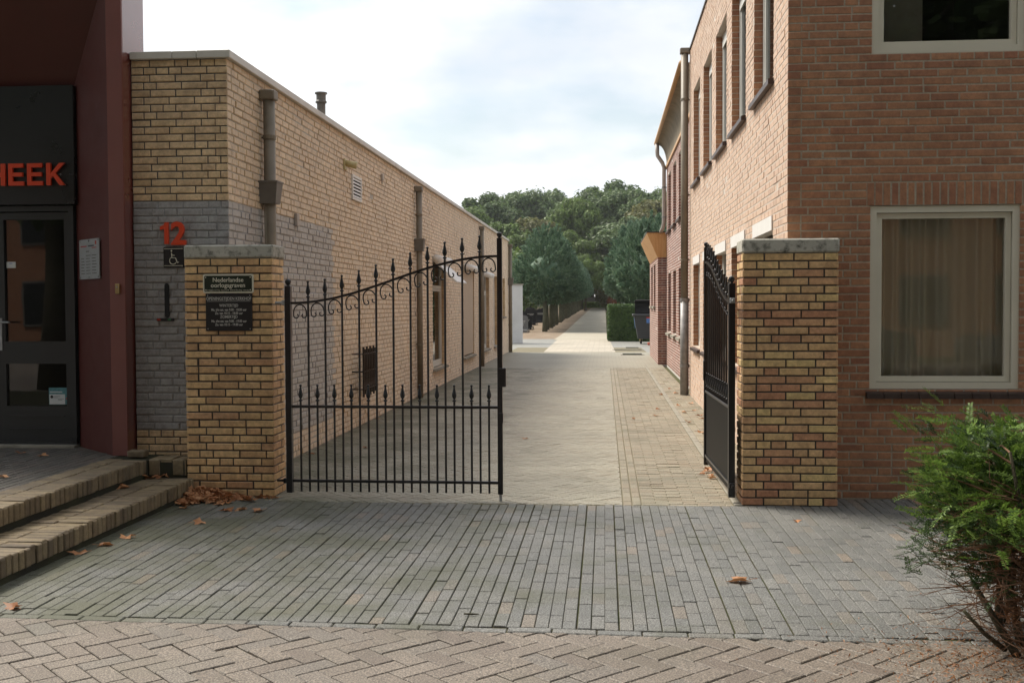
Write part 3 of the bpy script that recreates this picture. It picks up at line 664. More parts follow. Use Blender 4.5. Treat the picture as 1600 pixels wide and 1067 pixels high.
def drainpipe(name, label, x, y, z0, z1, r, mat, hop=None, wallx=None, joints=(), head=True, group=None, elbow=0):
    t_ = thing(name, label, 'drainpipe', (x, y, 0)); MB().tube([(x, y, z0), (x, y, z1)], r, 14).obj('pipe', mat, t_, smooth=True)
    sgn = 1 if wallx > x else -1
    if head: MB().cbox(min(x-r*1.25, wallx+.0) if sgn < 0 else x-r*1.25, x+r*1.25 if sgn < 0 else wallx, y-r*1.25, y+r*1.25, z1-.06, z1+.03, .01).obj('outlet_head', mat, t_)
    if hop:
        h0, h1 = hop; a, b = r*1.35, r*1.75
        vs = [(x-a, y-a, h0), (x+a, y-a, h0), (x+a, y+a, h0), (x-a, y+a, h0), (x-b, y-b, h1), (x+b, y-b, h1), (x+b, y+b, h1), (x-b, y+b, h1)]
        m_ = MB(); m_.add(vs, [(0,3,2,1),(4,5,6,7),(0,1,5,4),(1,2,6,5),(2,3,7,6),(3,0,4,7)]); m_.box(x-b-.006, x+b+.006, y-b-.006, y+b+.006, h1, h1+.016); m_.obj('rain_box', M['hopper'], t_)
    for z in joints:
        MB().lathe([(r*1.13, z-.018), (r*1.13, z+.018)], (x, y, 0), 14).box(min(x, wallx), max(x, wallx), y-.008, y+.008, z-.008, z+.008).obj('bracket', mat, t_)
    return t_
drainpipe('drainpipe', 'brown grey drainpipe with rain box rising behind the pillar with signs', LBX+.075, 10.0, 0, 3.5, .054, M['pipe_brown'], (2.49, 2.68), LBX, (3.1,))
drainpipe('drainpipe', 'brown grey drainpipe beside the window with the tilted vent pane', LBX+.072, 18.25, 0, 3.5, .05, M['pipe_brown'], (2.45, 2.64), LBX, (3.05, .9))
drainpipe('drainpipe', 'brown grey drainpipe between the beige screen and the far window', LBX+.072, 27.7, 0, 3.5, .05, M['pipe_brown'], None, LBX, (2.6, 1.9, .9))
drainpipe('drainpipe', 'brown grey drainpipe at the far end of the tan building', LBX+.072, 36.05, 0, 3.5, .06, M['pipe_brown'], (2.2, 2.42), LBX, (1.6, .9))
# fixtures on the tan wall
lt = thing('wall_lamp', 'small yellowed wall lamp on the tan brick wall', 'lamp', (LBX, 13.25, 3.26))
MB().cbox(LBX, LBX+.02, 13.2, 13.32, 3.2, 3.33, .004).obj('base_plate', M['lamp_yellow'], lt)
mb = MB(); mb.tube([(LBX+.015, 13.26, 3.28), (LBX+.15, 13.26, 3.25)], [.036, .046], 12); mb.obj('lamp_body', M['lamp_yellow'], lt, smooth=True)
vg = thing('vent_grille', 'white slatted vent grille on the tan brick wall', 'vent', (LBX, 13.9, 2.9))
mb = MB(); ring(mb, Vector((LBX, 13.62, 2.88)), Y_, X_, 0, .52, 0, .31, .03, 0, .02); mb.obj('frame', M['white'], vg)
mb = MB(); ubox(mb, Vector((LBX, 13.62, 2.88)), Y_, X_, .03, .49, .03, .28, .001, .004); mb.obj('backing', M['dark_room'], vg)
for k in range(6):
    mb = MB(); z = 2.915+k*.042; mb.add([(LBX+.004, 13.65, z+.028), (LBX+.004, 14.11, z+.028), (LBX+.018, 14.11, z), (LBX+.018, 13.65, z), (LBX+.006, 13.65, z+.03), (LBX+.006, 14.11, z+.03), (LBX+.02, 14.11, z+.002), (LBX+.02, 13.65, z+.002)], [(0,3,2,1),(4,5,6,7),(0,1,5,4),(1,2,6,5),(2,3,7,6),(3,0,4,7)]); mb.obj('slat', M['white'], vg)
tag(MB().cbox(LBX, LBX+.035, 11.05, 11.13, 2.36, 2.49, .005).tube([(LBX+.005, 11.13, 2.39), (LBX+.01, 11.22, 2.385)], .004, 6).obj('junction_box', M['pipe_pale'], None), 'small pale junction box just above the grey paint', 'junction box')
tag(MB().cbox(LBX, LBX+.03, 15.45, 15.53, 3.32, 3.41, .005).tube([(LBX+.01, 15.49, 3.32), (LBX+.01, 15.49, 3.27)], .008, 6).obj('sensor_box', M['pipe_pale'], None), 'tiny grey sensor box high on the tan wall near the coping', 'sensor')
fl = thing('flue_pipe', 'dark flue pipe with ringed cap above the pale coping', 'chimney', (-3.42, 13.2, 3.5))
MB().lathe([(.052, 3.2), (.052, 4.0), (.068, 4.0), (.068, 4.02), (.058, 4.03), (.058, 4.1), (.075, 4.11), (.075, 4.125), (.05, 4.13)], (-3.42, 13.2, 0), 18).obj('flue', M['hopper'], fl, smooth=False)
gr = thing('window_grille', 'black wrought iron grille low on the tan wall', 'grille', (LBX, 14, .4))
for k in range(9):
    y = 13.6+k*.1; e = .03*(k % 2); MB().tube([(LBX+.14, y, .40+e), (LBX+.14, y, 1.03-e)], .014, 6).obj('bar', M['black_paint'], gr)
for z in (.5, .72, .94): MB().tube([(LBX, 13.56, z), (LBX+.14, 13.58, z), (LBX+.14, 14.46, z), (LBX, 14.46, z)], .008, 6).obj('cross_bar', M['black_paint'], gr)
for k in range(8):
    y = 13.65+k*.1; pts = [(LBX+.14, y+.04*math.sin(j*math.pi/6), .5+.44*j/12) for j in range(13)]; MB().tube(pts, .011, 5).obj('scroll', M['black_paint'], gr)

# ------------------------------------------------------------------ wall number, signs, reader on grey wall
FY = LBY
n12 = thing('house_number', 'orange red raised house number 12 on the grey painted wall', 'house number', (-3.63, FY, 2.07))
MB().prism([(-3.708, 2.075), (-3.672, 2.075), (-3.672, 2.258), (-3.702, 2.258), (-3.712, 2.236), (-3.745, 2.222), (-3.745, 2.192), (-3.708, 2.203)], 'y', FY-.024, FY+.002).obj('digit', M['orange_letter'], n12)
for ch, x in (('2', -3.632),): text(ch, .262, 'digit', M['orange_letter'], n12, FM((x-.02, FY-.012, 2.075)), 'LEFT', .012, .008)
wc = thing('wheelchair_sign', 'small black wheelchair access sign below the house number', 'sign', (-3.63, FY, 1.88))
MB().cbox(-3.722, -3.545, FY-.012, FY+.004, 1.878, 2.052, .003).obj('plate', M['sign_dark'], wc)
mb = MB(); yy = FY-.0135
for z in (1.893, 2.036): mb.box(-3.715, -3.553, yy-.001, yy+.002, z-.002, z+.002)
def stroke(mb, pts, r): mb.tube([(x, yy, z) for x, z in pts], r, 5)
cx0, cz0 = -3.638, 1.935
stroke(mb, [(cx0+.030*math.cos(math.radians(a)), cz0+.030*math.sin(math.radians(a))) for a in range(120, 345, 15)], .0035)
stroke(mb, [(cx0-.012, cz0+.066), (cx0-.010, cz0+.025), (cx0+.022, cz0+.022), (cx0+.038, cz0-.018), (cx0+.05, cz0-.012)], .0042)
stroke(mb, [(cx0-.011, cz0+.046), (cx0+.014, cz0+.044)], .0035)
mb.lathe([(.001, -.009), (.009, 0), (.001, .009)], (cx0-.013, yy, cz0+.082), 8)
mb.obj('wheelchair_symbol', M['sign_cream'], wc)
rd = thing('letter_slot', 'tall narrow black slot in the grey painted wall', 'letter slot', (-3.70, FY, 1.43))
mb = MB(); pl = [(-3.722+.0*k, 0) for k in range(0)]
pts = [(.02*math.cos(a), .02*math.sin(a)) for a in np.linspace(0, math.pi, 9)]
mb.prism([(-3.70+x, 1.725+z) for x, z in pts]+[(-3.70-.02*math.cos(a), 1.475-.02*math.sin(a)) for a in np.linspace(0, math.pi, 9)], 'y', FY-.008, FY+.004); mb.obj('slot', M['dark_room'], rd)
ca = thing('card_reader', 'small indicator strip with red and green lights on grey wall', 'indicator', (-3.71, FY, 1.42))
MB().cbox(-3.79, -3.64, FY-.012, FY+.004, 1.425, 1.45, .002).obj('housing', M['sign_dark'], ca)
MB().box(-3.785, -3.755, FY-.014, FY-.011, 1.43, 1.445).obj('red_light', M['print_red'], ca); MB().box(-3.69, -3.665, FY-.014, FY-.011, 1.43, 1.445).obj('green_light', M['led_green'], ca)
sg = thing('grave_sign', 'dark green enamel sign with cream border reading Nederlandse oorlogsgraven', 'sign', (-3.04, PLY, 1.65))
def rrect(x0, x1, z0, z1, r): return [(cx+r*math.cos(a), cz+r*math.sin(a)) for cx, cz, a0 in ((x1-r, z1-r, 0), (x0+r, z1-r, .5), (x0+r, z0+r, 1), (x1-r, z0+r, 1.5)) for a in np.linspace(a0*math.pi, (a0+.5)*math.pi, 5)]
MB().prism(rrect(-3.246, -2.828, 1.655, 1.808, .016), 'y', PLY-.014, PLY-.0).obj('border', M['sign_cream'], sg)
MB().prism(rrect(-3.234, -2.840, 1.667, 1.796, .008), 'y', PLY-.0165, PLY-.013).obj('field', M['sign_green'], sg)
sy = PLY-.0175
text('Nederlandse', .050, 'lettering', M['sign_cream'], sg, FM((-3.037, sy, 1.745)), bold=.0003)
text('oorlogsgraven', .050, 'lettering', M['sign_cream'], sg, FM((-3.037, sy, 1.702)), bold=.0003)
text('Oorlogsgravenstichting . Zeestraat 85 . 2518 AA Den Haag . www.ogs.nl', .0125, 'small_print', M['sign_cream'], sg, FM((-3.037, sy, 1.674)))
for x in (-3.222, -2.852):
    for z in (1.68, 1.782): MB().lathe([(.004, -.004), (.004, .004)], (x, sy, z), 6).obj('screw', M['sign_cream'], sg)
so_ = thing('hours_sign', 'black plate listing cemetery opening hours under the green sign', 'sign', (-3.04, PLY, 1.35))
MB().cbox(-3.228, -2.842, PLY-.010, PLY, 1.348, 1.652, .002).obj('plate', M['sign_dark'], so_)
sy = PLY-.0108; cx = -3.035
for body, sz, z, b, sxx in (('OPENINGSTIJDEN KERKHOF', .037, 1.598, .0002, .80), ('WINTERTIJD', .033, 1.544, .0003, .85), ('Ma. t/m zat. van 9.00 - 18.00 uur', .0285, 1.511, .0004, .78), ('Zo. van 10.15 - 18.00 uur', .0285, 1.483, .0004, .78), ('ZOMERTIJD', .033, 1.452, .0003, .85), ('Ma. t/m zat. van 9.00 - 19.00 uur', .0285, 1.419, .0004, .78), ('Zo. van 10.15 - 19.00 uur', .0285, 1.391, .0004, .78)):
    text(body, sz, 'lettering', M['sign_grey'], so_, FM((cx, sy, z)), bold=b, sx=sxx)
MB().box(-3.216, -2.856, sy-.0008, sy+.001, 1.588, 1.5905).obj('underline', M['sign_grey'], so_)
for x in (-3.21, -2.86):
    for z in (1.366, 1.636): MB().lathe([(.0035, -.003), (.0035, .003)], (x, sy, z), 6).obj('screw', M['sign_grey'], so_)

# ------------------------------------------------------------------ red entrance portal, door, sign
LZ = .30; DY = 9.49
po = thing('entrance_portal', 'dark red splayed entrance portal of panels beside the steps', 'portal', (-5.5, 9.2, LZ))
PT = 5.4
def quadprism(mb, base, z0, z1, mat=None): mb.prism(base, 'z', z0, z1, mat)
for sgn, cxm in ((1, 0), (-1, -11.0)):
    def mx_(p): return (p[0], p[1]) if sgn > 0 else (cxm-p[0], p[1])
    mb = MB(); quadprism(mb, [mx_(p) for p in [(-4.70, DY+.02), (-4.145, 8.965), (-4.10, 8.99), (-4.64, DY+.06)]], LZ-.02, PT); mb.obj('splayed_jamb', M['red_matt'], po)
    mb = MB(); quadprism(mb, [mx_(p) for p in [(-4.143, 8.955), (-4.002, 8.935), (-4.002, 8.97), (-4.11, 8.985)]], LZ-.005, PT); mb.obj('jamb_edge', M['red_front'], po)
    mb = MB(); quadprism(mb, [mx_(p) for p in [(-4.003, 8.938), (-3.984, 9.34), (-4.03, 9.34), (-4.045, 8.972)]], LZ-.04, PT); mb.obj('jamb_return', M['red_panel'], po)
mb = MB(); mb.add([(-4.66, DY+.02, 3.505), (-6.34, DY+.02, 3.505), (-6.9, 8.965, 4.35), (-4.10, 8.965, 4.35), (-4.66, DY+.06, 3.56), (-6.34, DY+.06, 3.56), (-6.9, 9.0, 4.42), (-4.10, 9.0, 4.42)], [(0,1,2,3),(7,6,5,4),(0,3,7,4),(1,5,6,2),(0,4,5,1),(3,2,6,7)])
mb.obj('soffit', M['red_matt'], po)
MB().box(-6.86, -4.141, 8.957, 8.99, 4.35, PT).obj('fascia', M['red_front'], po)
MB().cbox(-6.30, -4.672, DY-.06, DY+.01, 2.455, 3.503, .004).obj('sign_board', M['sign_black'], po)
dr = thing('entrance_door', 'anthracite glazed double door under the black sign board', 'door', (-5.47, DY, LZ))
mb = MB(); ring(mb, Vector((-6.24, DY, LZ)), X_, -Y_, 0, 1.53, 0, 2.145, .045, -.08, .02); mb.obj('frame', M['door_frame'], dr)
for a, b in ((-6.192, -5.478), (-5.47, -4.757)):
    mb = MB(); O = Vector((a, DY, LZ+.03)); w = b-a
    for (u0, u1, v0, v1) in ((0, .10 if a > -6 else .05, 0, 2.06), (w-.05 if a > -6 else w-.10, w, 0, 2.06), (.10, w-.05, 0, .33), (.10, w-.05, .71, .91), (.10, w-.05, 2.0, 2.06)):
        if a < -6: u0, u1 = (w-u1, w-u0) if u0 == .10 else (u0, u1)
        ubox(mb, O, X_, -Y_, u0, u1, v0, v1, -.05, .0)
    d_ = mb.obj('door_leaf', M['door_frame'], dr)
    mb = MB()
    for v in (.12, .235): ubox(mb, O, X_, -Y_, .12, w-.07, v, v+.012, -.001, .008)
    mb.obj('groove_bead', M['door_frame'], d_)
    for v0, v1 in ((.33, .71), (.91, 2.0)):
        mb = MB(); ubox(mb, O, X_, -Y_, .05, w-.05, v0-.005, v1+.005, -.03, -.024); mb.obj('pane', M['glass'], d_)
mb = MB(); mb.tube([(-5.415, DY-.0, 1.415), (-5.415, DY-.055, 1.415), (-5.30, DY-.06, 1.412)], .009, 8); mb.box(-5.432, -5.398, DY-.008, DY, 1.16, 1.45); mb.obj('handle', M['steel'], dr)
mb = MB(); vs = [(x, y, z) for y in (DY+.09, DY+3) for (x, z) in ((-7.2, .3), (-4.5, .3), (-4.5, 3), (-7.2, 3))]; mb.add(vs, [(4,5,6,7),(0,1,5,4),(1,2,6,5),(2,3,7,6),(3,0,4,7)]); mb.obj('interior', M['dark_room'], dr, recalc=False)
st = thing('door_sticker', 'small white sticker on the upper door glass', 'sticker', (-5.33, DY+.02, 1.9)); MB().box(-5.36, -5.275, DY+.0225, DY+.0235, 1.90, 1.955).obj('paper', M['print_white'], st); MB().box(-5.335, -5.305, DY+.0215, DY+.0225, 1.938, 1.944).obj('print', M['print_blue'], st)
pp = thing('door_notice', 'white and teal notice behind the lower door glass', 'notice', (-4.9, DY+.02, .66)); MB().box(-4.985, -4.785, DY+.0225, DY+.0235, .672, .825).obj('backing', M['print_teal'], pp)
MB().box(-4.98, -4.835, DY+.0205, DY+.022, .675, .765).obj('paper', M['print_white'], pp); MB().box(-4.825, -4.787, DY+.0205, DY+.022, .72, .735).obj('red_band', M['print_red'], pp)
MB().box(-4.975, -4.86, DY+.0205, DY+.022, .78, .79).obj('white_band', M['print_white'], pp)
MB().lathe([(.014, -.001), (.014, .001)], (0, 0, 0), 10).obj('round_mark', M['sign_dark'], pp, world=True).matrix_basis = Matrix.Translation((-4.957, DY+.0195, .742)) @ Matrix.Rotation(math.pi/2, 4, 'X')
mb = MB()
for k, (a, b) in enumerate(((-4.937, -4.88), (-4.937, -4.90), (-4.90, -4.845), (-4.90, -4.86))): mb.box(a, b, DY+.0197, DY+.0203, .745-k*.011, .748-k*.011)
mb.obj('text_lines', M['sign_dark'], pp)
hk = thing('shop_lettering', 'large orange red raised letters HEEK on the black sign board', 'lettering', (-5.0, DY-.07, 2.62))
LY = DY-.085
def letter(name, x0, x1, rects, polys=()):
    mb = MB(); z0, z1 = 2.622, 2.817; h = z1-z0; w = x1-x0
    for (a, b, c_, d_) in rects: mb.box(x0+a*w, x0+b*w, LY-.012, LY+.012, z0+c_*h, z0+d_*h)
    for p in polys: mb.prism([(x0+a*w, z0+b*h) for a, b in p], 'y', LY-.011, LY+.011)
    mb.obj(name, M['orange_letter'], hk)
letter('letter_h', -5.452, -5.292, [(0,.25,0,1),(.75,1,0,1),(.25,.75,.40,.60)])
for x0 in (-5.262, -5.088): letter('letter_e', x0, x0+.143, [(0,.28,0,1),(.28,.96,.81,1),(.28,.92,.41,.59),(.28,1,0,.19)])
letter('letter_k', -4.912, -4.742, [(0,.235,0,1)], [((.235,.30),(.235,.53),(.70,1),(1,1),(.50,.545),(1,0),(.70,0),(.36,.41))])
for x in (-5.42, -5.33, -5.24, -5.14, -5.06, -4.97, -4.89, -4.79): MB().tube([(x, LY+.005, 2.72), (x, DY-.055, 2.72)], .006, 6).obj('standoff', M['steel'], hk)
# plaque on splayed jamb, bell on edge
jv = Vector((-4.145+4.70, 8.965-(DY+.02), 0)).normalized(); jn = Vector((-jv.y, jv.x, 0)); jn = -jn if jn.y > 0 else jn
plq = thing('name_plaque', 'silver metal plaque with rows of small text on the red panel', 'plaque', (-4.4, 9.2, 1.8))
def jbox(mb, s0, s1, z0, z1, n0, n1):
    O = Vector((-4.70, DY+.02, 0)); vs = [O+jv*s_+Z_*z+jn*n_ for n_ in (n0, n1) for (s_, z) in ((s0, z0), (s1, z0), (s1, z1), (s0, z1))]
    mb.add(vs, [(0,3,2,1),(4,5,6,7),(0,1,5,4),(1,2,6,5),(2,3,7,6),(3,0,4,7)])
mb = MB(); jbox(mb, .12, .59, 1.79, 2.135, .012, .02); mb.obj('plate', M['plate_silver'], plq)
mb = MB()
for r_ in range(7):
    for (a, b) in ((.16, .25), (.28, .39), (.42, .53)):
        if r_ == 6 and a < .2: continue
        jbox(mb, a, b-.01*(r_ % 3), 1.835+r_*.026, 1.842+r_*.026, .0195, .0205)
jbox(mb, .28, .36, 2.025, 2.034, .0195, .0205); mb.obj('text_lines', M['hopper'], plq)
mb = MB(); jbox(mb, .15, .30, 2.07, 2.08, .0195, .0205); jbox(mb, .42, .53, 2.055, 2.062, .0195, .0205); jbox(mb, .50, .53, 2.085, 2.115, .0195, .0205); mb.obj('red_print', M['print_red'], plq)
mb = MB(); jbox(mb, .33, .47, 2.07, 2.082, .0195, .0205); mb.obj('dark_print', M['sign_dark'], plq)
for s_ in (.14, .355, .57):
    for z in (1.805, 2.12): mb = MB(); jbox(mb, s_-.007, s_+.007, z-.007, z+.007, .0, .027); mb.obj('standoff', M['steel'], plq)
be = thing('door_bell', 'small brass door bell on the red jamb edge', 'bell', (-4.06, 8.93, 1.68)); MB().cbox(-4.083, -4.048, 8.918, 8.945, 1.655, 1.74, .003).obj('plate', M['brass'], be); MB().lathe([(.004, -.006), (.009, 0), (.004, .006)], (-4.066, 8.916, 1.712), 8).obj('button', M['steel'], be)

# ------------------------------------------------------------------ steps and landing
sp_ = thing('entrance_steps', 'two brick edged steps rising to the pharmacy landing', 'steps', (-4, 7, 0))
LX1, LX2 = -3.345, -3.735; SY0 = 3.2
MB().box(LX2-.02, LX1-.012, SY0, 8.71, -.05, .138).box(-9, LX2-.012, SY0, 9.48, -.05, .288).box(LX2-.02, -3.41, 8.74, 9.07, -.05, .285).obj('mortar_core', M['joint_dark'], sp_)
P = Pieces(); B = .0655
def stepcourse(xe, zt, ylo, yhi, hgt=.112):
    y = ylo
    while y < yhi-.03:
        w = min(B-.008, yhi-y); P.rect(Vector((xe, 0, 0)), Y_, Z_, y, y+w, zt-hgt, zt-.006, M['brick_step'], .03, .006, .003, .012)            # riser faces
        P.rect(Vector((0, 0, zt)), X_, Y_, xe-.003-.205, xe-.006, y, y+w, M['brick_step'], .03, .006, .002, .012)                                   # tread, first row
        y += B
    y = ylo+B*.5
    while y < yhi-.03:
        w = min(B-.008, yhi-y); P.rect(Vector((0, 0, zt)), X_, Y_, xe-.003-.205-.145 if zt > .2 else xe-.003-.205-.18, xe-.006-.209, y, y+w, M['brick_step'], .03, .006, .002, .012)
        y += B
stepcourse(LX1, .15, SY0, 8.705); stepcourse(LX2, .30, SY0, 8.73)
x = LX2
while x < -3.42:
    w = min(.1, -3.412-x); P.rect(Vector((0, 8.735, 0)), X_, Z_, x, x+w-.008, .165, .292, M['brick_step'], .03, .006, .003); P.rect(Vector((0, 0, .298)), X_, Y_, x, x+w-.008, 8.738, 8.95, M['brick_step'], .03, .006, .003); x += .1
P.emit(sp_, 'brick', 300, 'brickwork')
MB().cbox(-3.95, -3.80, 8.80, 8.90, .3, .355, .008).obj('loose_brick', M['brick_step'], None)
tag(bpy.data.objects['loose_brick'], 'single loose brick lying against the red jamb', 'brick')
P = Pieces(); x = LX2-.36; col = 0
while x > -6.6:
    y = SY0-(.1 if col % 2 else 0)
    while y < 9.47:
        a, b = max(y, SY0), min(y+.206, 9.47)
        if b-a > .03: P.rect(Vector((0,0,.294)), X_, Y_, x-.064, x-.002, a, b, M['paver_landing'], .03, .004, .001, .004)
        y += .211
    x -= .068; col += 1
lo = MB().box(-9, LX2-.36, SY0, 9.47, .286, .2885).obj('landing_bed', M['joint_dark'], sp_)
P.emit(lo, 'paver', 250, 'paver_field')
MB().cbox(-6.3, -4.7, 9.40, 9.50, .29, .318, .004).obj('threshold', M['kerb'], sp_)

# ------------------------------------------------------------------ right orange building
RX, RY, RL = 1.442, 8.905, 10.15; RH = 93*CO; RW = 4.6
rb = thing('orange_brick_building', 'two storey orange brick building with cream framed windows', 'building', (3.5, 12, 0))
RFo = Vector((RX, RY, 0)); RSo = Vector((RX, RY+RL, 0))   # side: U = -Y, N = -X ; u = RY+RL-y
def su(y): return RY+RL-y
ky = .989
WY = [(9.77*ky, 11.03*ky), (11.655*ky, 12.92*ky), (13.47*ky, 14.75*ky), (15.30*ky, 16.58*ky), (17.15*ky, 18.40*ky)]
SH = [(su(b), su(a), snap(3.50), snap(5.0)) for a, b in WY]+[(su(b), su(a), snap(.85), snap(2.31)) for a, b in WY]
FH = [(2.085-RX, 3.225-RX, snap(.86), snap(2.29)), (2.088-RX, 3.25-RX, snap(3.5), snap(5.0)), (4.3-RX, 5.4-RX, snap(.86), snap(2.29)), (4.3-RX, 5.4-RX, snap(3.5), snap(5.0))]
SOL = (2.085-RX-.03, 3.225-RX+.06, snap(2.29), snap(2.29)+3*CO)
mb = MB(); sheet_holes(mb, RFo, X_, -Y_, RW, RH, FH, M['mortar_stone'], rec=.004, u0=.008, z0=-.05); rf = mb.obj('front_wall', None, rb, recalc=False)
mb = MB(); sheet_holes(mb, RSo, -Y_, -X_, RL-.008, RH, SH, M['mortar_pale'], rec=.003, z0=-.05); mb.add([(RX+.008, RY+RL, 0), (RX+RW, RY+RL, 0), (RX+RW, RY+RL, RH), (RX+.008, RY+RL, RH)], [(0,1,2,3)], M['mortar_pale']); rs = mb.obj('side_wall', None, rb, recalc=False)
P = Pieces(); brick_courses(P, RFo, X_, RW, RH, M['brick_orange'], FH+[SOL], lambda i: 0 if i % 2 == 0 else .11, hp=.25)
x = SOL[0]
while x < SOL[1]-.03: P.rect(RFo, X_, Z_, x+.005, x+.0575, SOL[2]+.005, SOL[3]-.005, M['brick_orange'], .06); x += .0625
P.emit(rf, 'brick', 200, 'brickwork')
P = Pieces(); brick_courses(P, RSo, -Y_, RL, RH, M['brick_orange'], SH, lambda i: 0, lambda i: RL-.11 if i % 2 == 0 else RL, hp=.25)
P.emit(rs, 'brick', 100, 'brickwork')
MB().box(RX+.02, RX+RW, RY+.02, RY+RL, RH-.3, RH).obj('roof', M['coping_dark'], rb)
MB().cbox(RX-.02, RX+RW, RY-.02, RY+RL+.02, RH, RH+.035, .004).obj('coping', M['coping_dark'], rb)
for k, (a, b, c_, d_) in enumerate(FH):
    w = window(rb, RFo, X_, -Y_, a, b, c_, d_, .045, M['white_frame'], .052, .042, room=None, proud=.03)
    # room and curtain
    mb = MB(); O = RFo; vs = [O+X_*u+Z_*v-(-Y_)*n for n in (.13, 2.6) for (u, v) in ((a-.25, c_-.15), (b+.25, c_-.15), (b+.25, d_+.15), (a-.25, d_+.15))]
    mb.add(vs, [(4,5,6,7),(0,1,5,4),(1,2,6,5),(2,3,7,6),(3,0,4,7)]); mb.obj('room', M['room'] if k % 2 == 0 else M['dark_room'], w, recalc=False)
    if k % 2 == 0:
        mb = MB(); n = 260; ph = 0; xs = np.linspace(a+.0, b, n); off = []
        for i, x in enumerate(xs): off.append(.034*math.sin(2*math.pi*x/.125+1.6*math.sin(x*7))+.016*math.sin(2*math.pi*x/.27+1))
        vs = []; fs = []
        for i, x in enumerate(xs): vs += [O+X_*x+Z_*(c_+.0)+Y_*(.17+off[i]*1.15), O+X_*x+Z_*(d_)+Y_*(.17+off[i]*.8)]
        fs = [(2*i, 2*i+2, 2*i+3, 2*i+1) for i in range(n-1)]; mb.add(vs, fs); mb.obj('curtain', M['curtain'], w, smooth=True, recalc=False)
        # brown sill tiles
        nS = 9
        for i in range(nS):
            u0 = a-.03+(b-a+.075)*i/nS; u1 = a-.03+(b-a+.075)*(i+1)/nS-.006
            mb = MB(); vs = [RFo+X_*u+Z_*(c_+dz)+(-Y_)*nn for u in (u0, u1) for (dz, nn) in ((-.006, -.05), (-.035, .045), (-.075, .045), (-.075, -.05))]
            mb.add(vs, [(0,1,2,3),(7,6,5,4),(0,4,5,1),(1,5,6,2),(2,6,7,3),(3,7,4,0)]); mb.obj('sill_tile', M['brick_sill'], w)
for k, (a, b, c_, d_) in enumerate(SH):
    up = k < 5
    w = window(rb, RSo, -Y_, -X_, a, b, c_, d_, .085, M['pale_frame'], .065, .05, room='room', roomd=1.0, transom=None)
    mb = MB(); O = RSo; vs = [O-Y_*u+Z_*(c_+dz)+(-X_)*nn for u in (a-.03, b+.03) for (dz, nn) in ((-.004, -.08), (-.03, .05), (-.075, .05), (-.075, -.08))]
    mb.add(vs, [(0,1,2,3),(7,6,5,4),(0,4,5,1),(1,5,6,2),(2,6,7,3),(3,7,4,0)]); mb.obj('sill', M['brick_sill'], w)
    if not up:
        mb = MB(); ubox(mb, O, -Y_, -X_, a+.004, b-.004, d_-.13, d_-.004, -.085, .012); mb.obj('blind_box', M['white'], w)
        mb = MB(); ubox(mb, O, -Y_, -X_, a+.07, b-.07, c_+.06 if k in (5, 9) else d_-.36, d_-.13, -.165, -.16); mb.obj('blue_blind', M['blue_blind'], w)
    else:
        mb = MB(); ubox(mb, O, -Y_, -X_, a+.06, b-.06, d_-.16, d_-.075, -.085, -.078); mb.obj('vent_strip', M['pale_frame'], w)
drainpipe('drainpipe', 'tall two tone drainpipe at the end of the orange building', RX-.09, 18.95, 1.55, 5.83, .062, M['pipe_brown'], None, RX, (5.0, 3.4, 2.3))
low = bpy.data.objects[-1] if False else None
for o in [o for o in bpy.data.objects if o.name.startswith('drainpipe') and o.get('label', '').startswith('tall two tone')]:
    MB().tube([(RX-.09, 18.95, -.02), (RX-.09, 18.95, 1.62)], .072, 14).obj('lower_pipe', M['pipe_grey'], o, smooth=True)
    for z in (1.62, .5): MB().lathe([(.08, z-.03), (.08, z+.03)], (RX-.09, 18.95, 0), 14).box(RX-.09, RX, 18.94, 18.96, z-.01, z+.01).obj('bracket', M['pipe_grey'], o)

# ------------------------------------------------------------------ red brick building beyond
DX, DY0, DY1 = 1.58, 19.1, 28.5; DH = 80*CO
db = thing('red_brick_building', 'dark red brick building with curved beige cornice beyond the drainpipe', 'building', (3.5, 24, 0))
DO = Vector((DX, DY1, 0)); DL = DY1-DY0
HY = [(22.85, 23.9), (24.75, 25.8), (26.65, 27.8)]
DHl = [(DY1-b, DY1-a, snap(3.37), snap(4.75)) for a, b in HY]+[(DY1-b, DY1-a, snap(.89), snap(2.31)) for a, b in HY]
mb = MB(); sheet_holes(mb, DO, -Y_, -X_, DL, DH, DHl, M['mortar_light'], rec=.003, z0=-.05); mb.add([(DX+.008, DY1, 0), (6, DY1, 0), (6, DY1, DH+.6), (DX+.008, DY1, DH+.6)], [(0,1,2,3)], M['mortar_tan']); dw = mb.obj('side_wall', None, db, recalc=False)
P = Pieces(); brick_courses(P, DO, -Y_, DL, DH, M['brick_red'], DHl, hp=.2, g=.014); P.emit(dw, 'brick', 40, 'brickwork')
for (a, b, c_, d_) in DHl:
    w = window(db, DO, -Y_, -X_, a, b, c_, d_, .085, M['pale_frame'], .07, 0, roomd=.8)
    mb = MB(); vs = [DO-Y_*u+Z_*(c_+dz)+(-X_)*nn for u in (a-.05, b+.05) for (dz, nn) in ((-.0, -.08), (-.035, .07), (-.085, .07), (-.085, -.08))]
    mb.add(vs, [(0,1,2,3),(7,6,5,4),(0,4,5,1),(1,5,6,2),(2,6,7,3),(3,7,4,0)]); mb.obj('sill', M['kerb'] if c_ < 2 else M['brick_sill'], w)
prof = [(DX, DH)]+[(DX-.21*(1-math.cos(k*math.pi/16))*1.0, DH+.08+.52*math.sin(k*math.pi/16)) for k in range(0, 9)]+[(DX-.25, DH+.60), (DX-.25, DH+.66), (DX+.4, DH+.66), (DX+.4, DH)]
MB().prism(prof, 'y', DY0, DY1+.02).obj('cornice', M['eave'], db)
MB().cbox(DX-.035, DX, DY0, DY1+.02, DH-.02, DH+.06, .004).obj('cornice_trim', M['eave_wood'], db)
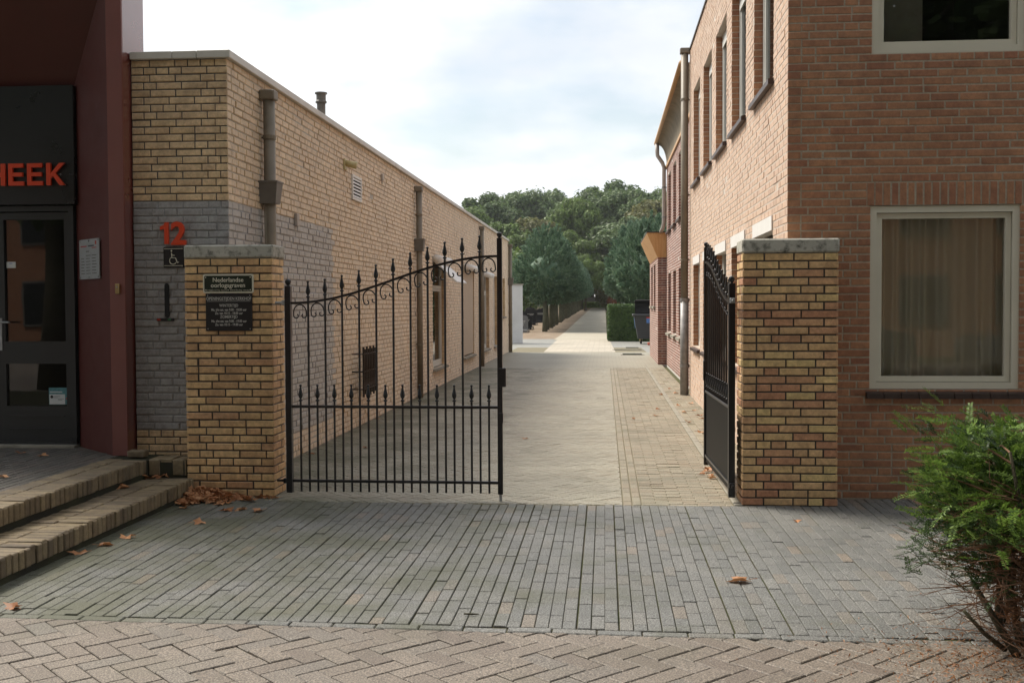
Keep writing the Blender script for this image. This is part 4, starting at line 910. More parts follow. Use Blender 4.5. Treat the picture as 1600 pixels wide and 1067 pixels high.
MB().tube([(DX-.27, DY0, DH+.65), (DX-.27, DY1+.05, DH+.65)], .05, 10).obj('gutter', M['eave_wood'], db, smooth=True)
MB().box(DX+.1, 7, DY0, DY1, DH+.3, DH+.7).obj('roof', M['coping_dark'], db)
t_ = thing('drainpipe', 'pale swan necked drainpipe below the curved cornice', 'drainpipe', (1.46, 28.3, 3.4))
MB().tube([(DX-.25, 28.25, DH+.60), (DX-.25, 28.25, DH+.40), (DX-.24, 28.25, DH+.30), (DX-.12, 28.25, DH+.12), (DX-.08, 28.25, DH), (DX-.08, 28.25, 3.62), (DX-.1, 28.32, 3.5), (DX-.14, 28.5, 3.4)], .05, 12).obj('pipe', M['pipe_pale'], t_, smooth=True)
for z in (4.5, 3.75): MB().lathe([(.058, z-.02), (.058, z+.02)], (DX-.08, 28.25, 0), 12).box(DX-.08, DX, 28.24, 28.26, z-.01, z+.01).obj('bracket', M['pipe_grey'], t_)
# ground floor extension with plywood cornice
EX, EY0, EY1 = 1.36, 28.52, 33.6; EH = 44*CO
ex = thing('red_brick_extension', 'low red brick extension topped by a splayed plywood box', 'building', (2, 31, 0))
EO = Vector((EX, EY1, 0)); EL = EY1-EY0; EHl = [(EY1-30.9, EY1-29.9, snap(1.5), snap(2.6)), (EY1-32.6, EY1-31.6, snap(1.5), snap(2.6))]
mb = MB(); sheet_holes(mb, EO, -Y_, -X_, EL-.008, EH, EHl, M['mortar_light'], rec=.003, z0=-.05); sheet_holes(mb, Vector((EX, EY0, 0)), X_, -Y_, .5, EH, [], M['mortar_light'], rec=.003, u0=.008, z0=-.05)
mb.add([(EX, EY1, 0), (5, EY1, 0), (5, EY1, EH), (EX, EY1, EH)], [(0,1,2,3)], M['mortar_tan']); ew = mb.obj('wall', None, ex, recalc=False)
P = Pieces(); brick_courses(P, EO, -Y_, EL, EH, M['brick_red'], EHl, lambda i: 0, lambda i: EL-.11 if i % 2 == 0 else EL, hp=.2, g=.014); brick_courses(P, Vector((EX, EY0, 0)), X_, .22, EH, M['brick_red'], (), lambda i: 0 if i % 2 == 0 else .11, hp=.2, g=.014)
P.emit(ew, 'brick', 60, 'brickwork')
for (a, b, c_, d_) in EHl:
    w = window(ex, EO, -Y_, -X_, a, b, c_, d_, .085, M['pale_frame'], .07, 0, roomd=.8)
    mb = MB(); ubox(mb, EO, -Y_, -X_, a-.05, b+.05, c_-.07, c_-.004, -.08, .06); mb.obj('sill', M['kerb'], w)
MB().prism([(EX-.01, EH), (EX-.275, EH+.60), (EX-.275, EH+.63), (EX+.24, EH+.63), (EX+.24, EH)], 'y', EY0-.01, EY1-.3).obj('plywood_box', M['plywood'], ex)
MB().prism([(EX-.29, EH+.632), (EX+.24, EH+.632), (EX+.24, EH+.66), (EX-.29, EH+.66)], 'y', EY0-.03, EY1-.28).obj('roof_trim', M['coping_dark'], ex)
MB().box(EX+.25, 5, EY0, EY1, EH, EH+.5).obj('roof', M['coping_dark'], ex)

# ------------------------------------------------------------------ vegetation helpers
def fast_mesh(name, V4, mats, midx=None):
    """V4: (n,4,3) quads"""
    n = len(V4); me = bpy.data.meshes.new(name); me.vertices.add(n*4); me.vertices.foreach_set('co', V4.astype(np.float32).ravel())
    me.loops.add(n*4); me.loops.foreach_set('vertex_index', np.arange(n*4, dtype=np.int32)); me.polygons.add(n)
    me.polygons.foreach_set('loop_start', np.arange(0, n*4, 4, dtype=np.int32)); me.polygons.foreach_set('loop_total', np.full(n, 4, dtype=np.int32))
    for m in mats: me.materials.append(m)
    if midx is not None: me.polygons.foreach_set('material_index', midx.astype(np.int32))
    me.update(calc_edges=True); me.validate(); return me
def unit(a): return a/np.maximum(np.linalg.norm(a, axis=-1, keepdims=True), 1e-9)
def leaf_quads(c, nrm, size, asp=.55, rs=rng):
    n = len(c); r = unit(rs.normal(size=(n, 3))); a = unit(np.cross(nrm, r)); b = np.cross(nrm, a)
    s = size*rs.uniform(.6, 1.3, n)[:, None] if np.isscalar(size) else size[:, None]
    a = a*s; b = b*s*asp
    return np.stack([c-a, c-b*.9+a*.1, c+a, c+b*.9+a*.1], 1)
def sphere_dirs(n): return unit(rng.normal(size=(n, 3)))
def core_quads(rad, cen, nu=14, nv=9, wob=.12):
    q = []
    g = np.zeros((nv+1, nu, 3))
    for j in range(nv+1):
        th = math.pi*j/nv
        for i in range(nu):
            ph = 2*math.pi*i/nu; d = np.array([math.sin(th)*math.cos(ph), math.sin(th)*math.sin(ph), math.cos(th)])
            g[j, i] = np.array(cen)+d*np.array(rad)*(1+rng.uniform(-wob, wob))
    for j in range(nv):
        for i in range(nu): q.append([g[j, i], g[j+1, i], g[j+1, (i+1) % nu], g[j, (i+1) % nu]])
    return np.array(q)
# --- clipped juniper
def juniper_crown(seed, r=1.65, zb=1.65, zt=5.05, n=26000):
    rs = np.random.default_rng(seed); cz = zb+(zt-zb)*.40; out = []
    lob = unit(rs.normal(size=(26, 3))); lobw = rs.uniform(-.10, .14, 26)
    nt_ = 560; per = n//nt_
    d = unit(rs.normal(size=(nt_, 3))); bumpv = (np.exp(-((1-d@lob.T)*9))*lobw).sum(1); up = d[:, 2] > 0
    zz_ = np.where(up, d[:, 2]*(zt-cz)*(1+.16*d[:, 2]**3), d[:, 2]*(cz-zb)); hor = np.hypot(d[:, 0], d[:, 1])*r*np.where(up, (1-.10*np.clip(d[:, 2], 0, 1)), 1.0)
    an = np.arctan2(d[:, 1], d[:, 0]); k = (1+bumpv)*(1+rs.uniform(-.07, .05, nt_))
    tc_ = np.stack([np.cos(an)*hor*k, np.sin(an)*hor*k, cz+zz_*k], 1); td = unit(d+np.array([0, 0, .45])+rs.normal(0, .25, (nt_, 3)))
    t1 = rs.uniform(-.30, .16, (nt_, per)); wd_ = .085*(1-(t1+.30)*1.5)
    c = (tc_[:, None, :]+td[:, None, :]*t1[..., None]+rs.normal(0, 1, (nt_, per, 3))*np.clip(wd_, .02, 1)[..., None]*.8).reshape(-1, 3)
    ld = unit(np.repeat(td, per, 0)+rs.normal(0, .35, (nt_*per, 3))); sd_ = unit(np.cross(ld, rs.normal(size=ld.shape))); ll = rs.uniform(.06, .13, len(c))[:, None]; lw = rs.uniform(.018, .035, len(c))[:, None]
    spr = np.stack([c-ld*ll, c-sd_*lw, c+ld*ll, c+sd_*lw], 1)
    return np.concatenate([spr, core_quads((r*.55, r*.55, (zt-zb)*.27), (0, 0, zb+(zt-zb)*.43), wob=.05)])
JM = [fast_mesh('crown', juniper_crown(s), [M['leaf_juniper']]) for s in (11, 12, 13)]
JT_ = MB().tube([(0, 0, -.1), (.02, 0, .8), (0, .02, 2.6)], [.16, .12, .09], 10).mesh('trunk', M['bark_green'], True)
def juniper(k, x, y, label, sc=1, rot=0, group=None):
    t_ = thing('clipped_juniper', label, 'tree', (x, y, hz(y)), rot, group); t_.scale = (sc, sc, sc*random.uniform(.96, 1.05))
    link('trunk', JT_, t_, False); link('crown', JM[k % 3], t_, False); return t_
y = 63.6; k = 0
while y < 178:
    juniper(k, -3.5+random.uniform(-.08, .08), y, 'clipped blue green juniper leading the row beside the white wall' if k == 0 else 'clipped blue green juniper further along the row beside the gravestones', random.uniform(.98, 1.06), k*2.1, None if k == 0 else 'junipers along the leaf covered verge'); y += 3.6 if k else 3.2; k += 1
for k, (x, y, sc) in enumerate(((2.35, 57.5, 1.06), (2.0, 62.5, 1.08), (1.95, 69, 1.02), (1.95, 76, 1.0), (1.95, 84, 1.0), (1.95, 93, 1.0), (1.95, 104, 1), (1.95, 118, 1), (1.95, 134, 1), (1.95, 152, 1))):
    juniper(k+1, x, y, 'clipped juniper standing right behind the tall hedge block' if k == 0 else 'clipped juniper in the row behind the tall hedge block', sc, k*1.3, None if k == 0 else 'junipers behind the hedge block')
for (x, y) in ((6.4, 60), (8.5, 66)): juniper(2, x, y, 'clipped juniper in the row behind the tall hedge block', 1.15, x, 'junipers behind the hedge block')
# --- broadleaf trees
def broad_crown(seed, R, H, zb, nblob, per, leaf):
    rs = np.random.default_rng(seed); cs = []; ns = []
    d = unit(rs.normal(size=(nblob, 3))); d[:, 2] = np.where(d[:, 2] < -.5, -d[:, 2], d[:, 2])
    rr = rs.uniform(.45, 1.0, nblob)**.6
    bc = np.stack([d[:, 0]*R*rr, d[:, 1]*R*rr, zb+H*.45+d[:, 2]*H*.5*rr], 1); br = rs.uniform(.16, .30, nblob)*R
    for b in range(nblob):
        dd = unit(rs.normal(size=(per, 3))); rad = br[b]*(1-np.abs(rs.normal(0, .16, per)))*np.array(1+.35*np.sin(dd[:, 0]*7+b)*np.sin(dd[:, 1]*6+2*b))
        cs.append(bc[b]+dd*rad[:, None]*np.array([1, 1, .75])); ns.append(unit(dd+rs.normal(0, .6, (per, 3))+np.array([0, 0, .35])))
    q = leaf_quads(np.concatenate(cs), np.concatenate(ns), leaf, .6, rs)
    cores = [core_quads((br[b]*.6, br[b]*.6, br[b]*.45), bc[b], 7, 5, .1) for b in range(nblob)]
    return np.concatenate([q]+cores)
BQ = [broad_crown(21, 7.5, 15, 5, 75, 560, .29), broad_crown(22, 7.0, 16, 4.5, 70, 560, .29), broad_crown(23, 6.5, 13, 4, 60, 560, .28)]
def airy_crown(seed, R, H, zb, nblob, per, leaf):
    rs = np.random.default_rng(seed); d = unit(rs.normal(size=(nblob, 3))); rr = rs.uniform(.2, 1.0, nblob)**.5
    bc = np.stack([d[:, 0]*R*rr, d[:, 1]*R*rr, zb+H*.5+d[:, 2]*H*.5*rr], 1); br = rs.uniform(.10, .20, nblob)*R
    c = (bc[:, None, :]+rs.normal(0, .5, (nblob, per, 3))*br[:, None, None]).reshape(-1, 3)
    return leaf_quads(c, unit(rs.normal(0, .6, (len(c), 3))+np.array([0, 0, .6])), leaf, .7, rs)
BQ.append(airy_crown(31, 7.0, 15, 5, 130, 85, .24))
BMESH = {}
def trunk_mesh(R, H):
    mb = MB(); mb.tube([(0, 0, -.2), (.1, 0, H*.2), (0, .1, H*.5), (.1, 0, H*.8)], [.45, .34, .25, .08], 9)
    for k in range(7):
        a = k*.9; z = H*(.28+.07*k); mb.tube([(0, 0, z), (math.cos(a)*R*.35, math.sin(a)*R*.35, z+H*.1), (math.cos(a)*R*.7, math.sin(a)*R*.7, z+H*.2)], [.16, .1, .03], 6)
    return mb.mesh('trunk', M['bark'], True)
BT = trunk_mesh(7, 16)
def broadleaf(k, mat, x, y, h, wd, label, group=None, name='broadleaf_tree', z=None):
    key = (k, mat)
    if key not in BMESH: BMESH[key] = fast_mesh('crown', BQ[k], [M[mat]])
    H0 = (20, 20.5, 17, 20)[k]; R0 = (7.5, 7, 6.5, 7)[k]
    t_ = thing(name, label, 'tree', (x, y, hz(min(y, 180)) if z is None else z), random.uniform(0, 6), group); t_.scale = (wd/R0, wd/R0, h/H0)
    link('trunk', BT, t_, False); link('crown', BMESH[key], t_, False); return t_
def dirx(px): return (px-944.8)/CF
far = [  # px, distance, height, half width, kind, material
 (715, 185, 17.5, 7, 0, 'leaf_light'), (765, 205, 21.5, 8, 1, 'leaf_oak'), (812, 215, 23.5, 8.5, 0, 'leaf_oak'), (868, 235, 25.0, 8.5, 1, 'leaf_oak'), (925, 195, 21.5, 8.5, 0, 'leaf_oak'), (962, 205, 23.5, 8.5, 1, 'leaf_oak'),
 (1000, 190, 21, 7, 0, 'leaf_oak'), (1035, 175, 17.0, 7, 2, 'leaf_yellow'), (900, 178, 17.5, 5, 2, 'leaf_light'), (830, 172, 14.0, 6, 2, 'leaf_yellow'), (785, 168, 13, 6, 2, 'leaf_light'), (890, 165, 11.5, 4.5, 2, 'leaf_light'), (985, 168, 14, 7, 1, 'leaf_oak'), (660, 190, 19, 8, 1, 'leaf_oak'), (1080, 185, 20, 8, 0, 'leaf_oak'), (1130, 180, 21, 9, 1, 'leaf_oak'), (950, 176, 12, 5, 0, 'leaf_oak'), (915, 150, 7.5, 2.6, 2, 'leaf_light'), (600, 180, 20, 9, 0, 'leaf_oak'), (1020, 150, 9, 4, 2, 'leaf_light')]
LB = {'leaf_oak': 'tall dark green broadleaf tree in the wood beyond the cemetery', 'leaf_light': 'lighter green broadleaf tree at the front of the wood', 'leaf_yellow': 'olive yellow broadleaf tree before the dark wood'}
for (px, D, h, wd, k, mt) in far: broadleaf(k, mt, dirx(px)*D, D, h, wd, LB[mt], {'leaf_oak': 'tall trees of the far wood', 'leaf_light': 'lighter trees before the wood', 'leaf_yellow': 'olive trees before the wood'}[mt])
# --- hedges
def hedge(name, label, x0, x1, y0, y1, h, mat, n, leaf, z=0, cat='hedge'):
    t_ = thing(name, label, cat, ((x0+x1)/2, (y0+y1)/2, z)); e = leaf*.8
    MB().cbox(x0+e, x1-e, y0+e, y1-e, z-.05, z+h-e, .05).obj('twig_core', M['leaf_hedge'], t_)
    faces = [((x0, y0), (x1, y0), (0, -1)), ((x0, y0), (x0, y1), (-1, 0)), ((x1, y0), (x1, y1), (1, 0)), ((x0, y1), (x1, y1), (0, 1))]; cs = []; ns = []
    ar = [(math.dist(a, b)*h) for a, b, _ in faces]+[(x1-x0)*(y1-y0)]; tot = sum(ar)
    for (a, b, nn), A in zip(faces, ar):
        m = int(n*A/tot); t1 = rng.random(m); zz_ = rng.random(m)*h; q = np.stack([a[0]+(b[0]-a[0])*t1, a[1]+(b[1]-a[1])*t1, z+zz_], 1)+np.array([nn[0], nn[1], 0])*rng.normal(-.01, .022, m)[:, None]
        cs.append(q); ns.append(np.tile([nn[0], nn[1], .3], (m, 1)))
    m = int(n*ar[-1]/tot); cs.append(np.stack([rng.uniform(x0, x1, m), rng.uniform(y0, y1, m), z+h+rng.normal(0, .02, m)], 1)); ns.append(np.tile([0, 0, 1.], (m, 1)))
    c = np.concatenate(cs); nr = unit(np.concatenate(ns)+rng.normal(0, .55, (len(c), 3)))
    link('foliage', fast_mesh('foliage', leaf_quads(c, nr, leaf, .6), [M[mat]]), t_, True); return t_
hedge('hedge_block', 'tall square clipped dark hedge beside the charcoal bin', .15, 5.2, 46.6, 49.2, 1.52, 'leaf_hedge', 16000, .05)
hedge('low_hedge', 'low clipped hedge closing the far end of the path', -4.5, 1.2, 181, 182.4, .95, 'leaf_light', 5000, .12, hz(180))
# small things at the end of the path
gw = thing('memorial_wall', 'low grey brick memorial wall behind the far hedge', 'wall', (-1.5, 186, hz(180)))
MB().prism([(-3.6, hz(180)), (.2, hz(180)), (.2, hz(180)+1.95), (-1.3, hz(180)+1.95), (-3.6, hz(180)+1.7)], 'y', 186, 186.6).obj('wall', M['granite_grey'], gw); MB().box(-1.6, -1.1, 186.1, 186.5, hz(180)+1.9, hz(180)+3.1).obj('pillar', M['kerb'], gw)
def shrub(name, label, x, y, z, r, h, mat, n, leaf, cat='shrub'):
    t_ = thing(name, label, cat, (x, y, z)); d = sphere_dirs(n); rad = (1-np.abs(rng.normal(0, .2, n)))*(1+.25*np.sin(d[:, 0]*5+1)*np.sin(d[:, 2]*6+d[:, 1]*4))
    c = np.stack([d[:, 0]*r*rad, d[:, 1]*r*rad, h*.5+d[:, 2]*h*.5*rad], 1)
    link('foliage', fast_mesh('foliage', np.concatenate([leaf_quads(c, unit(d+rng.normal(0, .6, (n, 3))), leaf), core_quads((r*.7, r*.7, h*.35), (0, 0, h*.5), 10, 6)]), [M[mat]]), t_, False)
    MB().tube([(0, 0, -.1), (0, 0, h*.5)], .05, 6).obj('stem', M['bark'], t_, world=False)
shrub('red_shrub', 'reddish brown shrub beside the end of the path', 1.15, 150, hz(150), .9, 2.2, 'leaf_red', 1500, .12)
shrub('yellow_shrub', 'yellow green bush at the end of the juniper rows', .6, 160, hz(160), 2.4, 6.5, 'leaf_yellow', 4000, .18)
shrub('dark_shrub', 'dark bush at the right end of the path', 1.2, 165, hz(160), 2.6, 8, 'leaf_oak', 4000, .18)
# white wall stub
ww = thing('white_wall', 'whitewashed brick wall end with tiled coping past the tan building', 'wall', (-4.4, 44.7, 0))
MB().box(-6.5, -3.34, 44.52, 44.9, -.02, 2.36).obj('mortar_core', M['white_wall'], ww)
P = Pieces(); brick_courses(P, Vector((-6.5, 44.51, 0)), X_, 3.17, 2.36, M['white_wall'], hp=.2, d=.02); P.emit(ww, 'brick', 0, 'brickwork')
MB().box(-6.5, -3.30, 44.46, 44.96, 2.36, 2.40).obj('coping', M['kerb'], ww)
# wheeled bin
bn = thing('waste_container', 'charcoal four wheeled waste container with its lid open', 'bin', (2.0, 43.7, 0))
mb = MB(); prof = [(1.16, .22, 43.35), (1.06, 1.12, 43.2)]
vs = [(1.30, 43.35, .2), (2.55, 43.35, .2), (2.55, 44.1, .2), (1.30, 44.1, .2), (1.14, 43.2, 1.12), (2.7, 43.2, 1.12), (2.7, 44.25, 1.12), (1.14, 44.25, 1.12)]
mb.add(vs, [(0,3,2,1),(0,1,5,4),(1,2,6,5),(2,3,7,6),(3,0,4,7)]); mb.obj('tub', M['bin_grey'], bn)
mb = MB(); ring_pts = [(1.08, 43.12), (2.76, 43.12), (2.76, 44.33), (1.08, 44.33)]
mb.cbox(1.08, 2.76, 43.12, 43.22, 1.09, 1.17, .02).cbox(1.08, 2.76, 44.23, 44.33, 1.09, 1.17, .02).cbox(1.08, 1.18, 43.22, 44.23, 1.09, 1.17, .02).cbox(2.66, 2.76, 43.22, 44.23, 1.09, 1.17, .02); mb.obj('rim', M['bin_grey'], bn)
mb = MB(); lp_ = [(44.28, 1.16), (44.42, 1.42), (44.40, 1.62), (44.22, 1.74), (44.16, 1.70), (44.32, 1.58), (44.34, 1.42), (44.22, 1.2)]
mb.prism(lp_, 'x', 1.22, 2.78); mb.prism([(44.28, 1.18), (44.41, 1.42), (44.38, 1.61), (44.22, 1.72)], 'x', 1.20, 1.23); mb.prism([(44.28, 1.18), (44.41, 1.42), (44.38, 1.61), (44.22, 1.72)], 'x', 2.77, 2.80)
mb.obj('lid', M['rubber'], bn); MB().cbox(1.6, 1.66, 44.25, 44.32, 1.1, 1.24, .01).cbox(2.4, 2.46, 44.25, 44.32, 1.1, 1.24, .01).obj('lid_hinge', M['bin_grey'], bn)
for x in (1.42, 2.42):
    for y in (43.45, 44.0):
        w = MB().tube([(x-.03, y, .1), (x+.03, y, .1)], .1, 14).obj('wheel', M['rubber'], bn); MB().cbox(x-.05, x+.05, y-.03, y+.03, .1, .22, .01).obj('fork', M['brass'], w)
MB().add([(1.62, 43.245, .82), (1.84, 43.245, .82), (1.84, 43.215, 1.0), (1.62, 43.215, 1.0)], [(0,1,2,3)]).obj('blue_sticker', M['print_blue'], bn, recalc=False)
MB().add([(1.62, 43.212, 1.0), (1.84, 43.212, 1.0), (1.84, 43.205, 1.05), (1.62, 43.205, 1.05)], [(0,1,2,3)]).obj('red_sticker', M['print_red'], bn, recalc=False)
MB().add([(1.19, 43.45, .62), (1.19, 43.75, .62), (1.15, 43.78, 1.0), (1.15, 43.42, 1.0)], [(0,1,2,3)]).obj('pale_sticker', M['print_blue'], bn, recalc=False)
tag(MB().cbox(1.62, 2.0, 42.0, 42.3, 0, .1, .02).obj('plastic_tray', M['terracotta']), 'low red plastic tray on the ground before the bin', 'tray')
for k, (x0, x1, y0, y1) in enumerate(((.55, 1.15, 33.9, 34.8), (.32, 1.25, 37.6, 38.0), (.75, 1.2, 39.2, 39.9))):
    t_ = thing('drain_cover', ('dark square drain cover nearest the red extension', 'long dark drain cover in the grey yard', 'small dark drain cover towards the bin')[k], 'drain cover', ((x0+x1)/2, (y0+y1)/2, 0))
    MB().box(x0, x1, y0, y1, -.02, .006).obj('cover', M['puddle'], t_); mb = MB(); ring(mb, Vector((x0-.05, 0, 0)), X_, Z_, 0, .01, 0, .01, .002, 0, .01)
    mb = MB(); mb.box(x0-.06, x0, y0-.06, y1+.06, -.02, .009).box(x1, x1+.06, y0-.06, y1+.06, -.02, .009).box(x0, x1, y0-.06, y0, -.02, .009).box(x0, x1, y1, y1+.06, -.02, .009); mb.obj('frame', M['kerb'], t_)
# gravestones left of the junipers
def grave(x, y, w, h, mat, label, rnd_top, emblem=None, group=None):
    t_ = thing('gravestone', label, 'gravestone', (x, y, hz(y)), 0, group); 
    MB().cbox(-w*.62, w*.62, -.14, .16, -.02, .16, .015).obj('base', M[mat], t_, world=False)
    pr = [(-w/2, .16), (w/2, .16), (w/2, h*.85)]+([(w/2*math.cos(a), h*.85+h*.15*math.sin(a)) for a in np.linspace(.2, math.pi-.2, 7)] if rnd_top else [(w/2*.4, h)])+[(-w/2, h*.85)]
    MB().prism(pr, 'y', -.05, .06).obj('slab', M[mat], t_, world=False)
    MB().cbox(-w*.6, w*.6, -1.9, -.14, -.02, .13, .015).obj('grave_cover', M[mat], t_, world=False)
    mb = MB(); [mb.box(-w*.3, w*.3*(1-.2*k), -.052, -.049, h*.62-k*.08, h*.62-k*.08+.03) for k in range(2)]; mb.obj('inscription', M['sign_grey'], t_, world=False)
    if emblem: mb = MB(); mb.tube([(.09*math.cos(a), -.055, h*.42+.09*math.sin(a)) for a in np.linspace(0, 2*math.pi, 15)], .014, 5); mb.obj('ring_emblem', M['sign_grey'], t_, world=False)
grave(-5.55, 61.5, .75, 1.0, 'granite', 'black gravestone with a pale ring emblem by the white wall', False, True)
grave(-4.75, 63.2, .7, .95, 'granite_grey', 'grey gravestone with a pale ring emblem beside the first juniper', True, True)
for k, (x, y, w, h, mt) in enumerate(((-6.9, 62, .8, 1.1, 'granite'), (-5.6, 66, .9, 1.05, 'granite'), (-4.9, 68.5, .8, .9, 'granite'), (-6.8, 67, .8, 1.2, 'granite'), (-5.5, 72, .9, 1.1, 'granite'), (-6.4, 76, .9, 1.0, 'granite'), (-5.3, 79, .8, 1.2, 'granite'), (-7.6, 73, .9, 1.1, 'granite'), (-5.0, 86, .8, 1.1, 'granite'), (-6.2, 92, .8, 1.1, 'granite'))):
    grave(x, y, w, h, mt, 'polished black gravestone in the rows behind the junipers', k % 2, None, 'black gravestones behind the junipers')
for (px, y, r, h, mt) in ((800, 105, 3.2, 6.5, 'leaf_light'), (815, 120, 3.5, 7, 'leaf_oak'), (775, 95, 3, 6, 'leaf_oak'), (835, 140, 3, 6, 'leaf_oak')):
    shrub('cemetery_bush', 'leafy bush behind the gravestones, between juniper row and wood', dirx(px)*y, y, hz(y), r, h, mt, 3500, .2); bpy.data.objects[[o.name for o in bpy.data.objects if o.name.startswith('cemetery_bush')][-1]]['group'] = 'bushes behind the gravestones'

# ------------------------------------------------------------------ yew bush (half dead) at the right
def sprays(roots, dirs, length, nneed, nl, rs, flat=.25, droop=.15):
    """needle sprays: each a short curved twig with needles both sides -> quads"""
    qs = []
    for r, d, Ln in zip(roots, dirs, length):
        d = d/np.linalg.norm(d); side = np.cross(d, [0, 0, 1.]); side = side/ (np.linalg.norm(side)+1e-6); up = np.cross(side, d)
        ro = rs.normal(0, .5); s2 = side*math.cos(ro)+up*math.sin(ro); u2 = np.cross(s2, d)
        t1 = (np.arange(nneed)+.5)/nneed; p = r+np.outer(t1*Ln, d)-np.outer(t1**2*Ln*droop, [0, 0, 1.])
        for sg_ in (-1, 1):
            l = nl*(1-.45*t1)*rs.uniform(.8, 1.15, nneed); e = p+np.outer(l*.55, d)+(s2*sg_)*l[:, None]*.85+np.outer(rs.normal(flat*.3, .25, nneed)*l, u2)
            wv_ = np.cross(e-p, u2); wv_ = unit(wv_)*.0032
            m_ = (p+e)/2; qs.append(np.stack([p-wv_*.5, m_-wv_, e, m_+wv_], 1))
        w2 = u2*.0016; s3 = s2*.0016; a, b = r, p[-1]; qs.append(np.array([[a-s3, a+s3, b+s3*.5, b-s3*.5], [a-w2, a+w2, b+w2*.5, b-w2*.5]]))
    return np.concatenate(qs)
ye = thing('yew_bush', 'half dead yew bush with green tips and brown twigs on the paving edge', 'bush', (2.1, 5.2, 0))
rs = np.random.default_rng(5)
mb = MB(); stems = []
for k in range(16):
    bx, by = 2.0+rs.uniform(-.12, .9), 5.2+rs.uniform(-.35, .3); top = np.array([bx+rs.normal(-.08, .12), by+rs.normal(0, .12), rs.uniform(.6, .95)])
    pts = [np.array([bx, by, -.02]), np.array([bx, by, 0])*.6+top*.4+rs.normal(0, .03, 3), top]; stems.append(pts); mb.tube([tuple(p) for p in pts], [.022, .015, .006], 6)
mb.obj('stem', M['bark'], ye, smooth=True)
# branches
mb = MB(); tips = []
for k in range(240):
    s_ = stems[rs.integers(16)]; t1 = rs.uniform(.25, 1); b = s_[0]*(1-t1)+s_[2]*t1; an = rs.uniform(0, 2*math.pi)
    if rs.random() < .55: an = rs.normal(math.pi, .8)
    ln = rs.uniform(.15, .42)*(1.1-.35*b[2]); d = np.array([math.cos(an), math.sin(an), rs.uniform(.0, .7)]); m_ = b+d*ln*.5+rs.normal(0, .015, 3); e = b+d*ln+np.array([0, 0, -.03]); mb.tube([tuple(b), tuple(m_), tuple(e)], [.006, .004, .0018], 4, cap=False)
    tips += [(m_, d), (e, d)]
mb.obj('branches', M['twig'], ye, recalc=False)
def pick(n, cond, spread=.06):
    P_ = [t_ for t_ in tips if cond(t_[0])]; out_r = []; out_d = []
    for i in range(n):
        p, d = P_[rs.integers(len(P_))]; out_r.append(p+rs.normal(0, spread, 3)*np.array([1, 1, .7])); out_d.append(d+rs.normal(0, .55, 3)+np.array([-.15, -.1, .15]))
    return np.array(out_r), np.array(out_d)
r1, d1 = pick(2100, lambda p: p[2] > .55 and p[0] < 3, .07); link('green_tips', fast_mesh('green_tips', sprays(r1, d1, rs.uniform(.08, .17, len(r1)), 17, .026, rs), [M['leaf_yew']]), ye, True)
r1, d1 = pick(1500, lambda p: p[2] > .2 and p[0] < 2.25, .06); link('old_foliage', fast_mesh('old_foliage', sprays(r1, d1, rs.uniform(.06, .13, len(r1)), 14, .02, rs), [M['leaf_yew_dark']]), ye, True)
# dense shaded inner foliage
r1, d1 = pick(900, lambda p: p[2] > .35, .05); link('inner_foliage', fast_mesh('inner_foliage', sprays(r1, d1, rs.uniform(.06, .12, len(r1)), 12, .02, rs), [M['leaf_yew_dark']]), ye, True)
r1, d1 = pick(2600, lambda p: p[2] < .5 and p[0] > 1.86, .07); d1[:, 2] -= .3; link('dead_foliage', fast_mesh('dead_foliage', sprays(r1, d1, rs.uniform(.05, .11, len(r1)), 10, .016, rs), [M['leaf_dead']]), ye, True)
mb = MB()
for k in range(300):   # bare twigs sticking out to the left and low
    z = rs.uniform(.02, .72); b = np.array([1.95+rs.uniform(-.22, .25)-.1*z, 5.15+rs.uniform(-.5, .35), z]); an = rs.normal(math.pi, .75); ln = rs.uniform(.12, .34); d = np.array([math.cos(an), math.sin(an), rs.normal(.08, .25)])
    m_ = b+d*ln*.5+rs.normal(0, .018, 3); e = b+d*ln+rs.normal(0, .02, 3); mb.tube([tuple(b), tuple(m_), tuple(e)], [.0032, .0024, .0012], 4, cap=False)
    for j in range(2): q = m_*(1-.5*j)+e*.5*j; mb.tube([tuple(q), tuple(q+d*ln*.35+rs.normal(0, .05, 3))], [.0016, .0009], 3, cap=False)
mb.obj('bare_twigs', M['twig'], ye, recalc=False)
mb = MB(); mb.tube([(1.80, 4.95, 0), (1.72, 4.97, .14), (1.62, 5.0, .32)], [.02, .016, .012], 7); mb.tube([(1.76, 4.98, .02), (1.66, 4.95, .1), (1.57, 4.95, .2)], [.012, .010, .008], 6); mb.obj('cut_branch', M['bark'], ye, smooth=True)
# dead needle litter under the bush
n = 2600; c = np.stack([1.75+np.abs(rs.normal(0, .32, n))*rs.choice([-1, 1], n, p=[.45, .55]), 4.85+rs.normal(0, .28, n), rs.uniform(.004, .03, n)], 1); nr = unit(np.tile([0, 0, 1.], (n, 1))+rs.normal(0, .4, (n, 3)))
lit = link('needle_litter', fast_mesh('needle_litter', leaf_quads(c, nr, .012, .25, rs), [M['leaf_dead']])); tag(lit, 'brown fallen needles spread on the paving under the yew bush', 'litter', kind='stuff')

